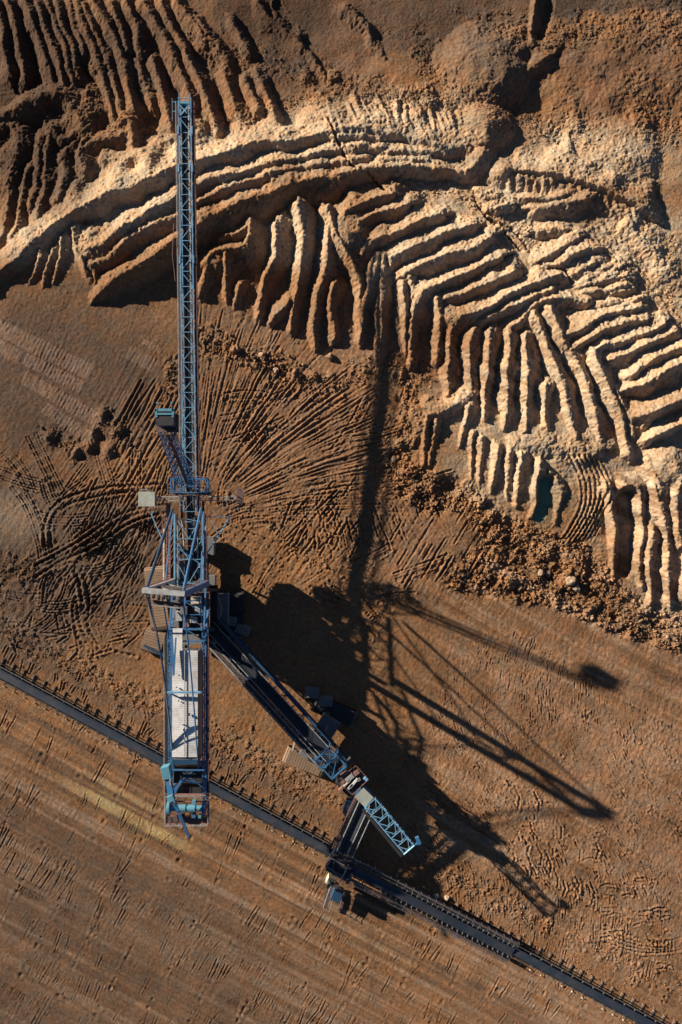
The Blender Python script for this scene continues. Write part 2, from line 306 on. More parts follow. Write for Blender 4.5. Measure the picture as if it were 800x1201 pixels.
# --- the gullied front: fins running down the picture
F = [
 ([(293, 258), (290, 272), (285, 286)], 3.0, 1.8), ([(262, 278), (278, 270), (292, 262)], 1.8, 2.6), ([(240, 310), (250, 297), (265, 291), (282, 290)], 1.8, 2.3), ([(246, 300), (240, 320), (236, 345)], 2.0, 1.0),
 ([(263, 298), (262, 322), (265, 352)], 2.0, .5), ([(280, 334), (276, 356)], 1.4, .6), ([(325, 262), (323, 298)], 3.0, 2.2),
 ([(320, 304), (309, 328), (304, 372)], 2.2, .8), ([(349, 238), (353, 262), (354, 290), (351, 320), (344, 355), (342, 388)], 3.9, .9), ([(338, 350), (328, 365), (318, 380)], 1.8, .6),
 ([(386, 266), (381, 312), (373, 342), (370, 370), (368, 407)], 2.8, .8), ([(384, 244), (394, 270), (406, 295), (420, 325), (423, 345), (422, 402)], 3.8, 1.0), ([(392, 330), (388, 360), (392, 398)], 1.8, 1.0),
 ([(442, 300), (436, 328), (430, 350), (421, 400)], 3.2, 1.1), ([(447, 300), (448, 340), (447, 378), (443, 424)], 3.2, 1.0), ([(478, 325), (484, 345), (482, 390), (480, 424)], 3.2, 1.2), ([(470, 330), (474, 380), (473, 410)], 2.8, 1.2),
 ([(512, 350), (516, 365), (516, 392), (513, 420)], 3.2, 1.3), ([(530, 370), (529, 410), (524, 460)], 2.6, 1.4), ([(554, 385), (552, 410), (550, 472)], 3.0, 1.6),
 ([(573, 388), (571, 430), (568, 492)], 3.1, 1.9), ([(597, 392), (595, 440), (592, 502)], 3.1, 2.1),
 ([(618, 392), (617, 440), (616, 506)], 3.2, 2.3), ([(628, 367), (640, 395), (652, 428), (666, 470), (676, 512)], 3.9, 2.4), ([(640, 452), (640, 500)], 2.8, 2.2),
 ([(646, 362), (663, 398), (681, 430), (694, 465), (705, 514)], 4.1, 2.4), ([(697, 412), (712, 445), (727, 485), (739, 530)], 4.0, 2.2), ([(722, 455), (735, 485), (745, 510)], 2.6, 2.0),
 ([(500, 488), (498, 515), (496, 544)], 2.0, 1.1), ([(512, 492), (508, 520), (503, 545)], 1.9, 1.1), ([(547, 478), (541, 522)], 2.4, 1.4), ([(556, 508), (552, 560)], 2.0, 1.0), ([(566, 515), (562, 570)], 2.0, 1.0),
 ([(585, 526), (582, 545), (577, 576)], 2.5, 1.2), ([(598, 532), (594, 585)], 2.1, 1.1), ([(611, 536), (608, 560), (604, 594)], 2.6, 1.4), ([(632, 545), (629, 570), (624, 606)], 2.7, 1.6),
 ([(645, 556), (656, 572), (657, 590), (652, 610)], 1.9, 1.3), ([(712, 575), (718, 590), (721, 640), (721, 674)], 2.0, 1.0),
 ([(738, 572), (748, 590), (751, 615), (752, 650), (753, 688)], 2.6, .9), ([(768, 570), (776, 600), (784, 640), (787, 706)], 2.4, 1.3), ([(765, 618), (764, 706)], 1.8, 1.0), ([(810, 600), (804, 700)], 2.3, 1.2),
 ([(47, 294), (40, 314), (32, 332)], 1.3, .3), ([(62, 290), (52, 315), (48, 335)], 1.2, .3), ([(72, 278), (66, 305), (60, 330)], 1.6, .4), ([(85, 268), (88, 290), (96, 305)], 1.8, 1.0),
 ([(96, 300), (100, 318), (108, 328)], 1.6, 1.1), ([(110, 315), (112, 330)], 1.4, 1.2),
]
for p, a, b in F: rd(hs(p, a + .3, b + .15), kl=1.0, kr=1.1, r=.3, jit=.9)
cone(252, 305, 1.9, .6, k=.7, r=.6); cone(410, 262, 3.6, 1.5, k=.6, r=.8); cone(788, 548, 2.9, 1.2, k=.6, r=.8); rd([(762, 540, 1.8), (772, 565, 2.4), (777, 600, 2.3)], r=.3); rd([(800, 560, 2.8), (793, 590, 2.6), (799, 640, 2.2)], kl=.9, kr=.9, r=.3); cone(745, 575, 2.4, .5, k=.7)
rd([(488, 515, 1.0), (500, 485, 2.2), (520, 478, 2.5), (545, 470, 2.4)], r=.6); rd([(610, 518, 2.2), (660, 522, 2.4), (700, 525, 2.2)], kl=.4, kr=.4, r=.6)
# lit brown terrace below the front and its toe
# black slot and puddle basin
def basin(pts, z, rad, k=1.1):
    W = [at(p[0], p[1], z) for p in pts]
    for a, b in zip(W[:-1], W[1:]):
        s = win(a[0], a[1], b[0], b[1], rad + 3); t, d, sd = seg(a, b, s, 1.0); d = d + .5 * crest_n[s]
        H[s] = np.minimum(H[s], z + .3 * crest_n[s] + np.maximum(d - rad, 0) * k)
basin([(637, 565), (636, 585), (632, 606)], 0.05, .8, 1.3)
basin([(731, 585), (732, 625), (732, 668)], -1.2, 1.5, 1.8)
basin([(641, -8), (639, 20), (633, 42)], 0.0, .5, .8)
basin([(325, 5), (345, 32)], -1.4, .6, .7)
# cracks
for c in [[(386, 148), (400, 178), (412, 200), (436, 214), (456, 236)], [(552, 237), (565, 254), (580, 268), (600, 290), (612, 298)], [(598, 274), (612, 290), (622, 300)], [(575, 262), (600, 275)], [(640, 318), (655, 322), (664, 334)]]:
    groove(curve(c), .9, .28, .1, warp=1)
# haul track down the right
for off in (-9, -3, 3, 9):
    groove(curve([(690 + off, 262 - off * .6), (720 + off, 305 - off * .6), (760 + off, 345 - off * .6), (810 + off, 392 - off * .6)]), .12, .5, .4)
rd([(735, 262, 2.9), (770, 300, 3.0), (815, 345, 2.9)], kl=.5, kr=.5, r=.4)

# where the ground is broken and raw (1) and where it is driven flat (0)
raw = np.clip(sample(CB, cxs, cys, PX, PY) * 1.2 + .1, 0, 1); raw = np.maximum(raw, np.clip((330 - PY) / 40, 0, 1))
# --- tracks on the working level
R = random.Random(5)
def fan(cx, cy, a0, a1, r0, r1, n, depth, wid, bend=0.15, jit=.5):
    for i in range(n):
        a = math.radians(a0 + (a1 - a0) * (i + R.uniform(-jit, jit)) / n); s0 = R.uniform(r0, r0 + (r1 - r0) * .45); s1 = R.uniform(s0 + 25, r1)
        pts = []
        for k in range(6):
            r = s0 + (s1 - s0) * k / 5; aa = a + bend * (r - r0) / 200 + R.uniform(-.006, .006)
            pts.append((cx + r * math.cos(aa), cy - r * math.sin(aa)))
        groove(pts, depth * R.uniform(.4, 1.3), wid * R.uniform(.7, 1.3), .5, warp=.6)
fan(232, 612, 8, 98, 40, 275, 260, .085, .22, bend=-.10)
fan(232, 612, 16, 74, 60, 260, 60, .17, .26, bend=-.12)
fan(395, 300, 262, 290, 280, 360, 26, .2, .25)            # short furrows on the right
for i in range(34):       # crossing furrows right of centre
    x = R.uniform(455, 560); y = R.uniform(588, 690)
    L = R.uniform(18, 45); groove([(x, y), (x + L * .52, y - L * .85)], .22, .25, .5)
for i in range(30):
    x = R.uniform(330, 420); y = R.uniform(580, 660); L = R.uniform(10, 34); a = R.uniform(.7, 1.2)
    groove([(x, y), (x + L * math.cos(a), y - L * math.sin(a))], .24, .25, .5)
for k in range(5):
    groove(curve([(262 + k * 3, 615 + k * 9), (310, 632 + k * 9), (350, 655 + k * 9), (400 + k * 4, 690 + k * 6)]), .18, .3, .5)
# paired arcs where crawlers turned across the fan
for i in range(46):
    x = R.uniform(245, 470); y = R.uniform(460, 700); a = R.uniform(-.9, .5) if i % 2 else R.uniform(.2, 1.2); L = R.uniform(35, 95); cv = R.uniform(-.9, .9); pts = []
    for k in range(7): t = k / 6; aa = a + cv * (t - .5); pts.append((x, y)); x += L / 6 * math.cos(aa); y -= L / 6 * math.sin(aa)
    dp = R.uniform(.07, .2)
    for o_ in (0, 7, 9): groove([(p[0] + o_ * math.sin(a), p[1] + o_ * math.cos(a)) for p in pts], dp, .24, .6)
for i in range(26):
    x = R.uniform(20, 170); y = R.uniform(560, 740); a = R.uniform(0, 3.1); L = R.uniform(40, 110); cv = R.uniform(-1.6, 1.6); pts = []
    for k in range(8): t = k / 7; aa = a + cv * (t - .5); pts.append((x, y)); x += L / 7 * math.cos(aa); y -= L / 7 * math.sin(aa)
    dp = R.uniform(.08, .2)
    for o_ in (0, 3, 10, 13): groove([(p[0] + o_ * math.sin(a), p[1] + o_ * math.cos(a)) for p in pts], dp, .22, .6)
# left swirl
for (pts, d) in [([(43, 663), (70, 648), (100, 630), (135, 606), (165, 596), (196, 592)], .5), ([(42, 677), (70, 660), (110, 640), (145, 618), (170, 607), (200, 600)], .5),
                 ([(47, 655), (75, 640), (105, 620), (140, 600), (170, 590)], .25), ([(52, 640), (54, 610), (70, 588), (100, 576), (140, 570), (190, 568)], .26), ([(60, 640), (60, 612), (76, 594), (105, 584), (150, 576)], .26),
                 ([(40, 590), (50, 615), (52, 640)], .22), ([(60, 668), (80, 664), (92, 680), (96, 705)], .3), ([(68, 664), (86, 660), (98, 675), (104, 705)], .3), ([(75, 661), (92, 662), (104, 684), (104, 725)], .25),
                 ([(90, 700), (92, 725), (100, 745), (120, 765)], .25), ([(100, 720), (108, 745), (130, 762), (160, 770)], .25), ([(88, 700), (86, 722), (92, 748), (110, 770)], .25)]:
    groove(curve(pts), d, .38, .5, warp=.5)
for i in range(60):
    x = R.uniform(70, 190); y = R.uniform(590, 750); L = R.uniform(20, 60); a = math.radians(R.uniform(52, 68) if x > 110 else R.uniform(35, 60))
    groove([(x, y), (x + L * .5 * math.cos(a), y - L * .5 * math.sin(a)), (x + L * math.cos(a + .08), y - L * math.sin(a + .08))], .24 * R.uniform(.5, 1.2), .25, .5)
for i in range(44):
    x = R.uniform(128, 200); y = R.uniform(470, 600) - (x - 128) * .6; L = R.uniform(30, 90); a = math.radians(R.uniform(56, 66))
    groove([(x, y + 30), (x + L * math.cos(a), y + 30 - L * math.sin(a))], .22 * R.uniform(.5, 1.1), .28, .5)
for i in range(70):
    x = R.uniform(20, 190); y = R.uniform(690, 775); L = R.uniform(10, 30); a = R.uniform(0, 3.1)
    groove([(x, y), (x + L * math.cos(a), y - L * math.sin(a))], .2, .25, .5)
# long wheel tracks parallel to the main conveyor, and the short crawler prints across them
ux, uy = 0.8803, 0.4744                      # direction of the conveyor in pixels
def cpt(s, d): return (0 + s * ux - d * uy, 788 + s * uy + d * ux)     # s along it, d below it
for d in [22, 26, 30, 34, 50, 62, 66, 70, 94, 97, 119, 122, 148, 152, 155, 158, 162, 203, 207, 211, 214, 218, 221, 224, 228, 233, 250, 254, 258, 262, 266, 285, 288, 300, 304, 308, 322, 326]:
    pts = [cpt(s, d + 3 * math.sin(s * .01 + d)) for s in range(-60, 1000, 50)]; groove(pts, R.uniform(.05, .13), R.uniform(.25, .6), .35, warp=.5)
for d0, d1, dep, sp, drop in [(-27, -15, .34, 11.5, .06), (-42, -34, .2, 12, .3), (8, 17, .16, 13, .3), (36, 60, .16, 14, .35), (72, 92, .12, 15, .4), (98, 122, .13, 13, .3), (124, 146, .12, 14, .5), (158, 176, .13, 8.5, .15), (176, 202, .15, 8.5, .12), (232, 256, .08, 14, .5), (270, 300, .10, 10, .4), (310, 345, .09, 10, .4)]:
    s = -60
    while s < 1010:
        s += sp * R.uniform(.75, 1.25)
        if R.random() < drop: continue
        if s > 420 and d0 < -5: continue
        a = d0 + R.uniform(-3, 3); b = d1 + R.uniform(-6, 4); sk = R.uniform(-3, 3)
        groove([cpt(s, a), cpt(s + sk, (a + b) / 2), cpt(s + sk * 1.5, b)], dep * R.uniform(.25, .8), .17, .6, warp=.35)
        if R.random() < .35: groove([cpt(s + 4, a), cpt(s + 4 + sk, b)], dep * .6, .18, .6, warp=.35)
for row, d0 in enumerate([24, 46, 84, 110, 136, 186, 208, 240, 262, 282, 318, 336]):
    s = -40
    while s < 1000:
        s += R.uniform(2.6, 4.2)
        if math.sin(s * .021 + row * 1.7) + math.sin(s * .047 + row) < .2: continue
        groove([cpt(s, d0 + R.uniform(-1, 1)), cpt(s + R.uniform(-1, 1), d0 + R.uniform(6, 9))], .085 * R.uniform(.3, 1.1), .12, .6)
# ground right of the machine: rows of prints following gentle arcs
for row in range(44):
    off = -335 + row * 7.4
    for k in range(150):
        s = 470 + k * 4.6 * R.uniform(.95, 1.05)
        if R.random() < .5: continue
        x, y = cpt(s + R.uniform(-2, 2), off + R.uniform(-2, 2)); y += 24 * math.sin((x - 450) / 210.0)
        if not (470 < x < 830 and 700 < y < 1150) or y < 690 + (x - 520) * .34: continue
        L = R.uniform(4, 10); a = 1.75 + .5 * math.sin(x * .008 + row * .13)
        groove([(x, y), (x + L * math.cos(a), y - L * math.sin(a))], .13 * R.uniform(.3, 1.4), .14, .6, warp=.4)
for d in [(-330, .1), (-300, .12), (-292, .12), (-240, .12), (-232, .12), (-180, .13), (-174, .13), (-120, .15), (-110, .12), (-60, .2), (-50, .2), (-44, .15)]:
    pts = []
    for s in range(500, 1010, 40):
        x, y = cpt(s, d[0]); pts.append((x, y + 18 * math.sin((x - 450) / 210.0)))
    groove(pts, d[1], .35, .5, warp=.5)
for i in range(90):       # wavy churned furrows low right
    x = R.uniform(600, 800); y = 985 + (x - 600) * .62 + R.uniform(-55, 40); L = R.uniform(8, 26); a = R.uniform(1.2, 2.2) + (.8 if x > 700 else 0)
    groove([(x, y), (x + L * .5 * math.cos(a), y - L * .5 * math.sin(a)), (x + L * math.cos(a + .3), y - L * math.sin(a + .3))], .16, .25, .6)
for k in range(5):
    groove(curve([(710, 1085 + k * 5), (745, 1100 + k * 4), (780, 1104 + k * 3), (815, 1095 + k * 4)]), .18, .3, .5)
# grooves curving round the pond
for k in range(7):
    o = k * 6; groove(curve([(665 + o, 535), (678 + o, 560), (680 + o * .9, 590), (668 + o * .8, 618), (655 + o * .9, 636)]), .20, .3, .5)
for k in range(14):
    x = 690 + k * 2.2; groove([(x, 560 + k), (x - 14, 600 + k), (x - 30, 632 + k * .8)], .25, .28, .5)
# rutted strips left by crawlers, upper left
strips = [((-10, 380), (108, 437), 10), ((30, 420), (97, 455), 8), ((28, 442), (125, 499), 9), ((52, 478), (112, 518), 8), ((-10, 402), (25, 420), 9), ((150, 412), (186, 432), 9), ((168, 400), (190, 412), 4)]
stripmask = np.zeros_like(H)
for a, b, hw in strips:
    A_, B_ = at(*a), at(*b); s = win(A_[0], A_[1], B_[0], B_[1], 4); t, d, sd = seg(A_, B_, s, .6)
    m = np.clip((hw * .2 - d) / .25, 0, 1) * ((t > 0) & (t < 1)); stripmask[s] = np.maximum(stripmask[s], m)
    H[s] += m * .05
    L = math.hypot(b[0] - a[0], b[1] - a[1]); nx, ny = -(b[1] - a[1]) / L, (b[0] - a[0]) / L
    for k in range(int(L / 4.3)):
        q = k * 4.3 / L; cx = a[0] + (b[0] - a[0]) * q; cy = a[1] + (b[1] - a[1]) * q
        groove([(cx - nx * hw, cy - ny * hw), (cx + nx * hw, cy + ny * hw)], .055, .14, .3, warp=.3)

# --- clods and stones pressed into the ground
def poly_pts(n, poly):
    out = []; xs_ = [p[0] for p in poly]; ys_ = [p[1] for p in poly]
    while len(out) < n:
        x = R.uniform(min(xs_), max(xs_)); y = R.uniform(min(ys_), max(ys_)); ins = False; j = len(poly) - 1
        for i in range(len(poly)):
            if (poly[i][1] > y) != (poly[j][1] > y) and x < (poly[j][0] - poly[i][0]) * (y - poly[i][1]) / (poly[j][1] - poly[i][1]) + poly[i][0]: ins = not ins
            j = i
        if ins: out.append((x, y))
    return out
def band_pts(n, line, w):
    ls = [math.hypot(b[0] - a[0], b[1] - a[1]) for a, b in zip(line[:-1], line[1:])]; T = sum(ls); out = []
    for _ in range(n):
        q = R.uniform(0, T); i = 0
        while i < len(ls) - 1 and q > ls[i]: q -= ls[i]; i += 1
        a, b = line[i], line[i + 1]; t = min(1, q / ls[i])
        out.append((a[0] + (b[0] - a[0]) * t + R.gauss(0, w * .45), a[1] + (b[1] - a[1]) * t + R.gauss(0, w * .45)))
    return out
rub_big = []      # px, py, radius(m)
def add_rub(pts, lo, hi, p=2.2): rub_big.extend((x, y, lo + (hi - lo) * R.random() ** p) for x, y in pts)
MAIN = [(516, 684), (545, 655), (578, 622), (592, 604), (640, 622), (690, 640), (725, 684), (762, 712), (800, 722), (800, 768), (730, 745), (650, 712), (600, 702), (545, 694)]
SECOND = [(450, 555), (462, 525), (490, 545), (520, 560), (560, 575), (590, 612), (575, 640), (545, 600), (500, 598), (470, 585)]
add_rub(poly_pts(3600, MAIN), .13, .62, 2.6); add_rub(poly_pts(1700, SECOND), .13, .55, 2.6)
add_rub(band_pts(420, [(236, 396), (262, 408), (290, 417), (330, 430), (352, 445)], 17), .14, .6)
add_rub(band_pts(200, [(352, 440), (365, 452), (400, 450), (430, 436)], 14), .14, .5)
add_rub(band_pts(330, [(448, 425), (470, 440), (478, 475), (472, 520), (460, 550)], 20), .14, .5)
add_rub(band_pts(120, [(455, 418), (475, 424), (500, 440)], 12), .12, .4)
add_rub(band_pts(110, [(118, 490), (135, 500), (148, 520)], 16), .14, .6); add_rub(band_pts(70, [(52, 510), (75, 520), (95, 532)], 12), .14, .5)
add_rub(band_pts(240, [(0, 668), (25, 670), (50, 665)], 18), .12, .4); add_rub(band_pts(500, [(0, 735), (60, 765), (120, 800), (190, 830)], 18), .1, .34)
add_rub(band_pts(400, [(240, 860), (300, 890), (390, 940)], 22), .1, .32)
add_rub(band_pts(360, [(405, 975), (470, 1010), (560, 1045), (640, 1085), (800, 1160)], 12), .1, .34)
add_rub(band_pts(160, [(240, 575), (300, 600), (345, 640), (400, 675)], 8), .12, .4)
add_rub(band_pts(120, [(205, 420), (200, 440), (190, 470)], 7), .12, .5)
# stones on the old heaps
add_rub(band_pts(900, [(480, 40), (520, 95), (560, 120), (640, 155), (700, 160)], 18), .1, .32)
add_rub(band_pts(1100, [(560, 30), (640, 45), (720, 32), (800, 40)], 22), .1, .32)
add_rub(band_pts(900, [(400, 100), (440, 115), (480, 118), (540, 125)], 14), .1, .32)
add_rub(band_pts(700, [(220, 150), (280, 140), (330, 125), (400, 108)], 8), .1, .32)
add_rub(band_pts(500, [(220, 40), (260, 60), (330, 75), (400, 95)], 22), .1, .34)
add_rub(band_pts(700, [(740, 90), (748, 130), (770, 150), (800, 160)], 22), .1, .28)
add_rub(band_pts(300, [(640, 150), (720, 180), (760, 240), (800, 300)], 26), .08, .24)
add_rub(band_pts(260, [(480, 1000), (560, 1045), (600, 1060)], 14), .08, .3)
add_rub(band_pts(700, [(690, 250), (730, 300), (790, 370)], 30), .1, .3)
add_rub(band_pts(300, [(90, 60), (110, 120), (120, 150)], 18), .12, .34)
add_rub(band_pts(500, [(440, 205), (480, 215), (540, 225), (600, 260), (640, 290)], 16), .1, .4)
add_rub(band_pts(900, [(0, 794), (395, 1006)], 5), .06, .2); add_rub(band_pts(900, [(0, 778), (395, 990)], 6), .06, .22); add_rub(band_pts(700, [(600, 1090), (800, 1198)], 8), .06, .2)
add_rub([(R.uniform(0, 800), R.uniform(0, 1200)) for _ in range(2600)], .07, .22, 3)
def stamp(px, py, r, hgt):
    x, y, _ = at(px, py); s = win(x, y, x, y, r * 1.7)
    d2 = ((WX[s] - x) ** 2 + (WY[s] - y) ** 2) / (r * r)
    H[s] += hgt * np.exp(-d2 * 1.3)
rubm = np.zeros_like(H)
for x, y, r in rub_big:
    stamp(x, y, r * .8, r * .25)
    if r > .22:
        q = at(x, y); s = win(q[0], q[1], q[0], q[1], 2.4); rubm[s] = np.maximum(rubm[s], np.exp(-((X[s] - q[0]) ** 2 + (Y[s] - q[1]) ** 2) / 1.6))
H += rubm * (.16 * vnoise(.8, 91) + .14 * np.abs(vnoise(.42, 92)) + .12 * vnoise(.3, 93))
for x, y in poly_pts(420, MAIN) + poly_pts(220, SECOND): stamp(x, y, R.uniform(.8, 2.6), R.uniform(-.45, .35))
for (x, y, r) in [(122, 487, 1.6), (112, 508, 1.4), (106, 525, 1.8), (142, 505, 1.2), (60, 512, 2.0), (130, 530, 1.5), (90, 530, 1.2)]: stamp(x, y, r, .9); stamp(x + 7, y + 4, r, -.5)
for (x, y) in band_pts(40, [(236, 396), (290, 417), (350, 445), (430, 430)], 10) + band_pts(30, [(460, 420), (478, 475), (462, 550)], 14): stamp(x, y, R.uniform(.7, 1.5), R.uniform(-.3, .7))

# streaks and churned texture of the working level
flat = 1 - raw
S0 = PX * 0.8803 + (PY - 788) * 0.4744; D0 = -PX * 0.4744 + (PY - 788) * 0.8803
cz = np.clip((D0 + 60) / 40, 0, 1); rz = np.clip((PX - 470) / 60, 0, 1) * flat
B1 = rnoise(60, 1.5, -.494, 130); B2 = rnoise(45, .65, -.494, 131); B3 = rnoise(22, .34, -.494, 132)
bandm = flat * cz * np.clip((D0 - 8) / 14, 0, 1)
H += bandm * (.10 * B1 + .07 * B2 + .05 * B3)
PY0 = PY - 18 * np.sin((PX - 450) / 210.0); X0s, Y0s = X, Y
Yc = (600.5 - PY0) * .2; Y = Yc; C1 = rnoise(70, 1.8, -.47, 133); C2 = rnoise(50, .7, -.47, 134); C3 = rnoise(25, .35, -.47, 135); Y = Y0s
cm = rz * (1 - cz); H += cm * (.12 * C1 + .08 * C2 + .06 * C3)
H += flat * cz * (.02 * rnoise(9, .55, -.494, 71) + .018 * rnoise(5, .3, -.494, 72) + .03 * np.clip(vnoise(6, 73) + .1, 0, 1) * rnoise(.25, 2.2, -.494, 74) * 2)
H += flat * (1 - cz) * (.022 * rnoise(.4, 2.6, -.35, 75) + .02 * rnoise(2.2, .35, .9, 76) + .03 * vnoise(.7, 77) + .022 * vnoise(.3, 70))
H += rz * (1 - cz) * (.028 * rnoise(.3, 1.3, -.25, 78) * (1 + vnoise(7, 79)) + .05 * rnoise(14, .7, -.42, 80) + .04 * rnoise(9, .35, -.46, 69))
def polar(cx, cy, dr, dth, seed):
    r = np.hypot(PX - cx, PY - cy) / 5; th = np.arctan2(-(PY - cy), PX - cx) + .0009 * r * 5
    u = r / dr + 500.5; v = th / dth + 100.5; G = lattice(1, seed); N = 256
    iu = np.floor(u).astype(np.int32); iv = np.floor(v).astype(np.int32); fu = u - iu; fv = v - iv
    fu = fu * fu * (3 - 2 * fu); fv = fv * fv * (3 - 2 * fv)
    return r, th, ((G[iv % N, iu % N] * (1 - fu) + G[iv % N, (iu + 1) % N] * fu) * (1 - fv) + (G[(iv + 1) % N, iu % N] * (1 - fu) + G[(iv + 1) % N, (iu + 1) % N] * fu) * fv)
rr, tt, pn = polar(232, 612, 11, .016, 101); _, _, pn2 = polar(232, 612, 6, .034, 102); _, _, pn3 = polar(232, 612, 4, .009, 103)
fanm = np.clip(.75 + 1.1 * vnoise(5, 150), .15, 1.5) * np.clip((rr - 7) / 4, 0, 1) * np.clip((56 - rr) / 8, 0, 1) * np.clip((tt - .02) / .12, 0, 1) * np.clip((1.72 - tt) / .1, 0, 1) * np.clip((PY - 425) / 25, 0, 1)
H += fanm * (.075 * pn * np.clip(rr / 20, .5, 1.3) + .085 * pn2 + .05 * pn3 * (rr > 16))
lm = np.exp(-(((PX - 130) / 75) ** 2 + ((PY - 650) / 90) ** 2)) * np.clip((205 - PX) / 10, 0, 1)
lm2 = np.exp(-(((PX - 165) / 40) ** 2 + ((PY - 510) / 80) ** 2)) * np.clip((210 - PX) / 10, 0, 1)
H += lm * (.11 * rnoise(7, .42, 1.02, 104) + .09 * rnoise(4, .3, .86, 105) + .06 * vnoise(.6, 106)) + lm2 * (.12 * rnoise(9, .4, 1.05, 107) + .05 * vnoise(.5, 108))
lm3 = np.exp(-(((PX - 40) / 90) ** 2 + ((PY - 700) / 50) ** 2)); H += lm3 * (.14 * vnoise(1.1, 109) + .10 * np.abs(vnoise(.5, 110)))
lm4 = np.clip(1.4 * np.exp(-(((PX - 340) / 150) ** 2 + ((PY - 650) / 60) ** 2)), 0, 1); H += lm4 * flat * (.08 * rnoise(7, .4, -.45, 111) + .09 * rnoise(5, .42, .95, 140) * np.clip(vnoise(6, 141) + .5, 0, 1) + .05 * vnoise(.5, 112))
lm5 = np.clip(1.5 * np.exp(-(((PX - 480) / 70) ** 2 + ((PY - 640) / 60) ** 2)), 0, 1); H += lm5 * flat * (.13 * rnoise(4.5, .4, 1.02, 113))
H += flat * np.clip(vnoise(7, 81), 0, 1) * .10 * np.abs(vnoise(.8, 82))
# slumped, crumbling slopes: the steeper the ground, the rougher
gy, gx = np.gradient(H, ys, xs); slp = np.clip(np.hypot(gx, gy), 0, 1.2)
for _ in range(2): slp[1:-1, 1:-1] = (slp[1:-1, 1:-1] * 2 + slp[:-2, 1:-1] + slp[2:, 1:-1] + slp[1:-1, :-2] + slp[1:-1, 2:]) / 6
er = np.abs(vnoise(1.6, 121)) * .9 + np.abs(vnoise(.8, 122)) * .5 + vnoise(.42, 123) * .22
ul = np.clip(1.3 * np.exp(-(((PX - 110) / 150) ** 2 + ((PY - 70) / 110) ** 2)), 0, 1)
H -= raw * slp * (er - .35) * .2 * (1 - .7 * ul)
H += raw * np.clip(vnoise(4, 124), -.6, .8) * .22
# overall roughness
rough_amt = 0.30 + 0.65 * raw
ridgezone = np.clip(np.maximum.reduce([np.exp(-(((PX - c[0]) / c[2]) ** 2 + ((PY - c[1]) / c[3]) ** 2)) for c in [(120, 270, 110, 50), (280, 190, 140, 50), (440, 180, 110, 45), (520, 290, 110, 70), (640, 330, 110, 60), (740, 410, 90, 80)]]) * 1.6 - .2, 0, 1)
finzone = np.clip(np.maximum.reduce([np.exp(-(((PX - c[0]) / c[2]) ** 2 + ((PY - c[1]) / c[3]) ** 2)) for c in [(320, 320, 90, 60), (440, 370, 90, 60), (580, 440, 110, 70), (620, 560, 80, 50), (750, 630, 70, 70), (90, 100, 140, 120)]]) * 1.6 - .2, 0, 1)
H += ridgezone * .10 * rnoise(.55, 2.8, .45, 84) + finzone * .09 * rnoise(2.2, .5, .1, 85) + finzone * .06 * rnoise(.5, 3.0, .1, 86)
smooth_top = np.clip(np.exp(-(((PX - 580) / 50) ** 2 + ((PY - 85) / 45) ** 2)) + np.exp(-(((PX - 760) / 60) ** 2 + ((PY - 90) / 50) ** 2)) + np.exp(-(((PX - 690) / 40) ** 2 + ((PY - 115) / 40) ** 2)) + .8 * np.exp(-(((PX - 620) / 60) ** 2 + ((PY - 515) / 16) ** 2)), 0, .85)
rough_amt = rough_amt * (1 - smooth_top)
H += rough_amt * (0.03 * vnoise(1.3, 41) + 0.030 * vnoise(0.62, 42) + .035 * np.abs(vnoise(.9, 44))) + (0.018 + .032 * raw) * (1 - .6 * smooth_top) * vnoise(0.30, 43) + .03 * np.random.default_rng(3).uniform(-1, 1, H.shape) * rough_amt
print('terrain range', H.min(), H.max())
gx_, gy_ = xs, ys
def zat(x, y):
    i = min(max(np.searchsorted(xs, x), 1), NX - 1); j = min(max(np.searchsorted(ys, y), 1), NY - 1)
    fx = (x - xs[i - 1]) / (xs[i] - xs[i - 1]); fy = (y - ys[j - 1]) / (ys[j] - ys[j - 1])
    return float((H[j - 1, i - 1] * (1 - fx) + H[j - 1, i] * fx) * (1 - fy) + (H[j, i - 1] * (1 - fx) + H[j, i] * fx) * fy)

# soil colours: kinds of earth by spot, some dark tints also carrying shade
def blob(px, py, rx, ry, soft=1.0): return np.exp(-(((PX - px) / rx) ** 2 + ((PY - py) / ry) ** 2) * soft)
def poly_blob(spots):
    m = np.zeros_like(H)
    for s in spots: m = np.maximum(m, blob(*s))
    return m
base = np.array([0.235, 0.126, 0.061]); col = np.zeros(H.shape + (3,)) + base
def mixc(c, m):
    m = np.clip(m, 0, 1)[..., None]; col[:] = col * (1 - m) + np.array(c) * m
n6 = vnoise(14, 51); n7 = vnoise(5, 52); n8 = vnoise(2.0, 53)
S_ = (PX) * ux + (PY - 788) * uy; D_ = -(PX) * uy + (PY - 788) * ux
buff = poly_blob([(60, 280, 70, 35), (150, 230, 90, 60), (260, 190, 90, 50), (360, 170, 90, 45), (470, 170, 110, 60), (560, 260, 130, 80), (650, 330, 130, 90), (740, 400, 100, 100), (650, 460, 110, 80),
                  (680, 190, 120, 45), (620, 540, 90, 60), (760, 560, 80, 110), (780, 680, 40, 60), (500, 320, 80, 60), (350, 280, 60, 45), (740, 300, 90, 70), (570, 480, 70, 60)])
mixc((0.46, 0.335, 0.215), np.clip(buff * 1.7 - .35 + .15 * n7, 0, 1))
mixc((0.045, 0.028, 0.02), np.clip(poly_blob([(20, 60, 130, 130), (40, 180, 90, 80), (330, 20, 120, 60), (150, 50, 90, 70)]) * 1.6 - .3 + .25 * n7, 0, 1) * .85)  # dark upper-left earth, with valley shade and corner falloff tinted in
mixc((0.13, 0.078, 0.048), np.clip(poly_blob([(230, 80, 90, 60)]) * 1.4 - .2 + .25 * n7, 0, 1) * .6)
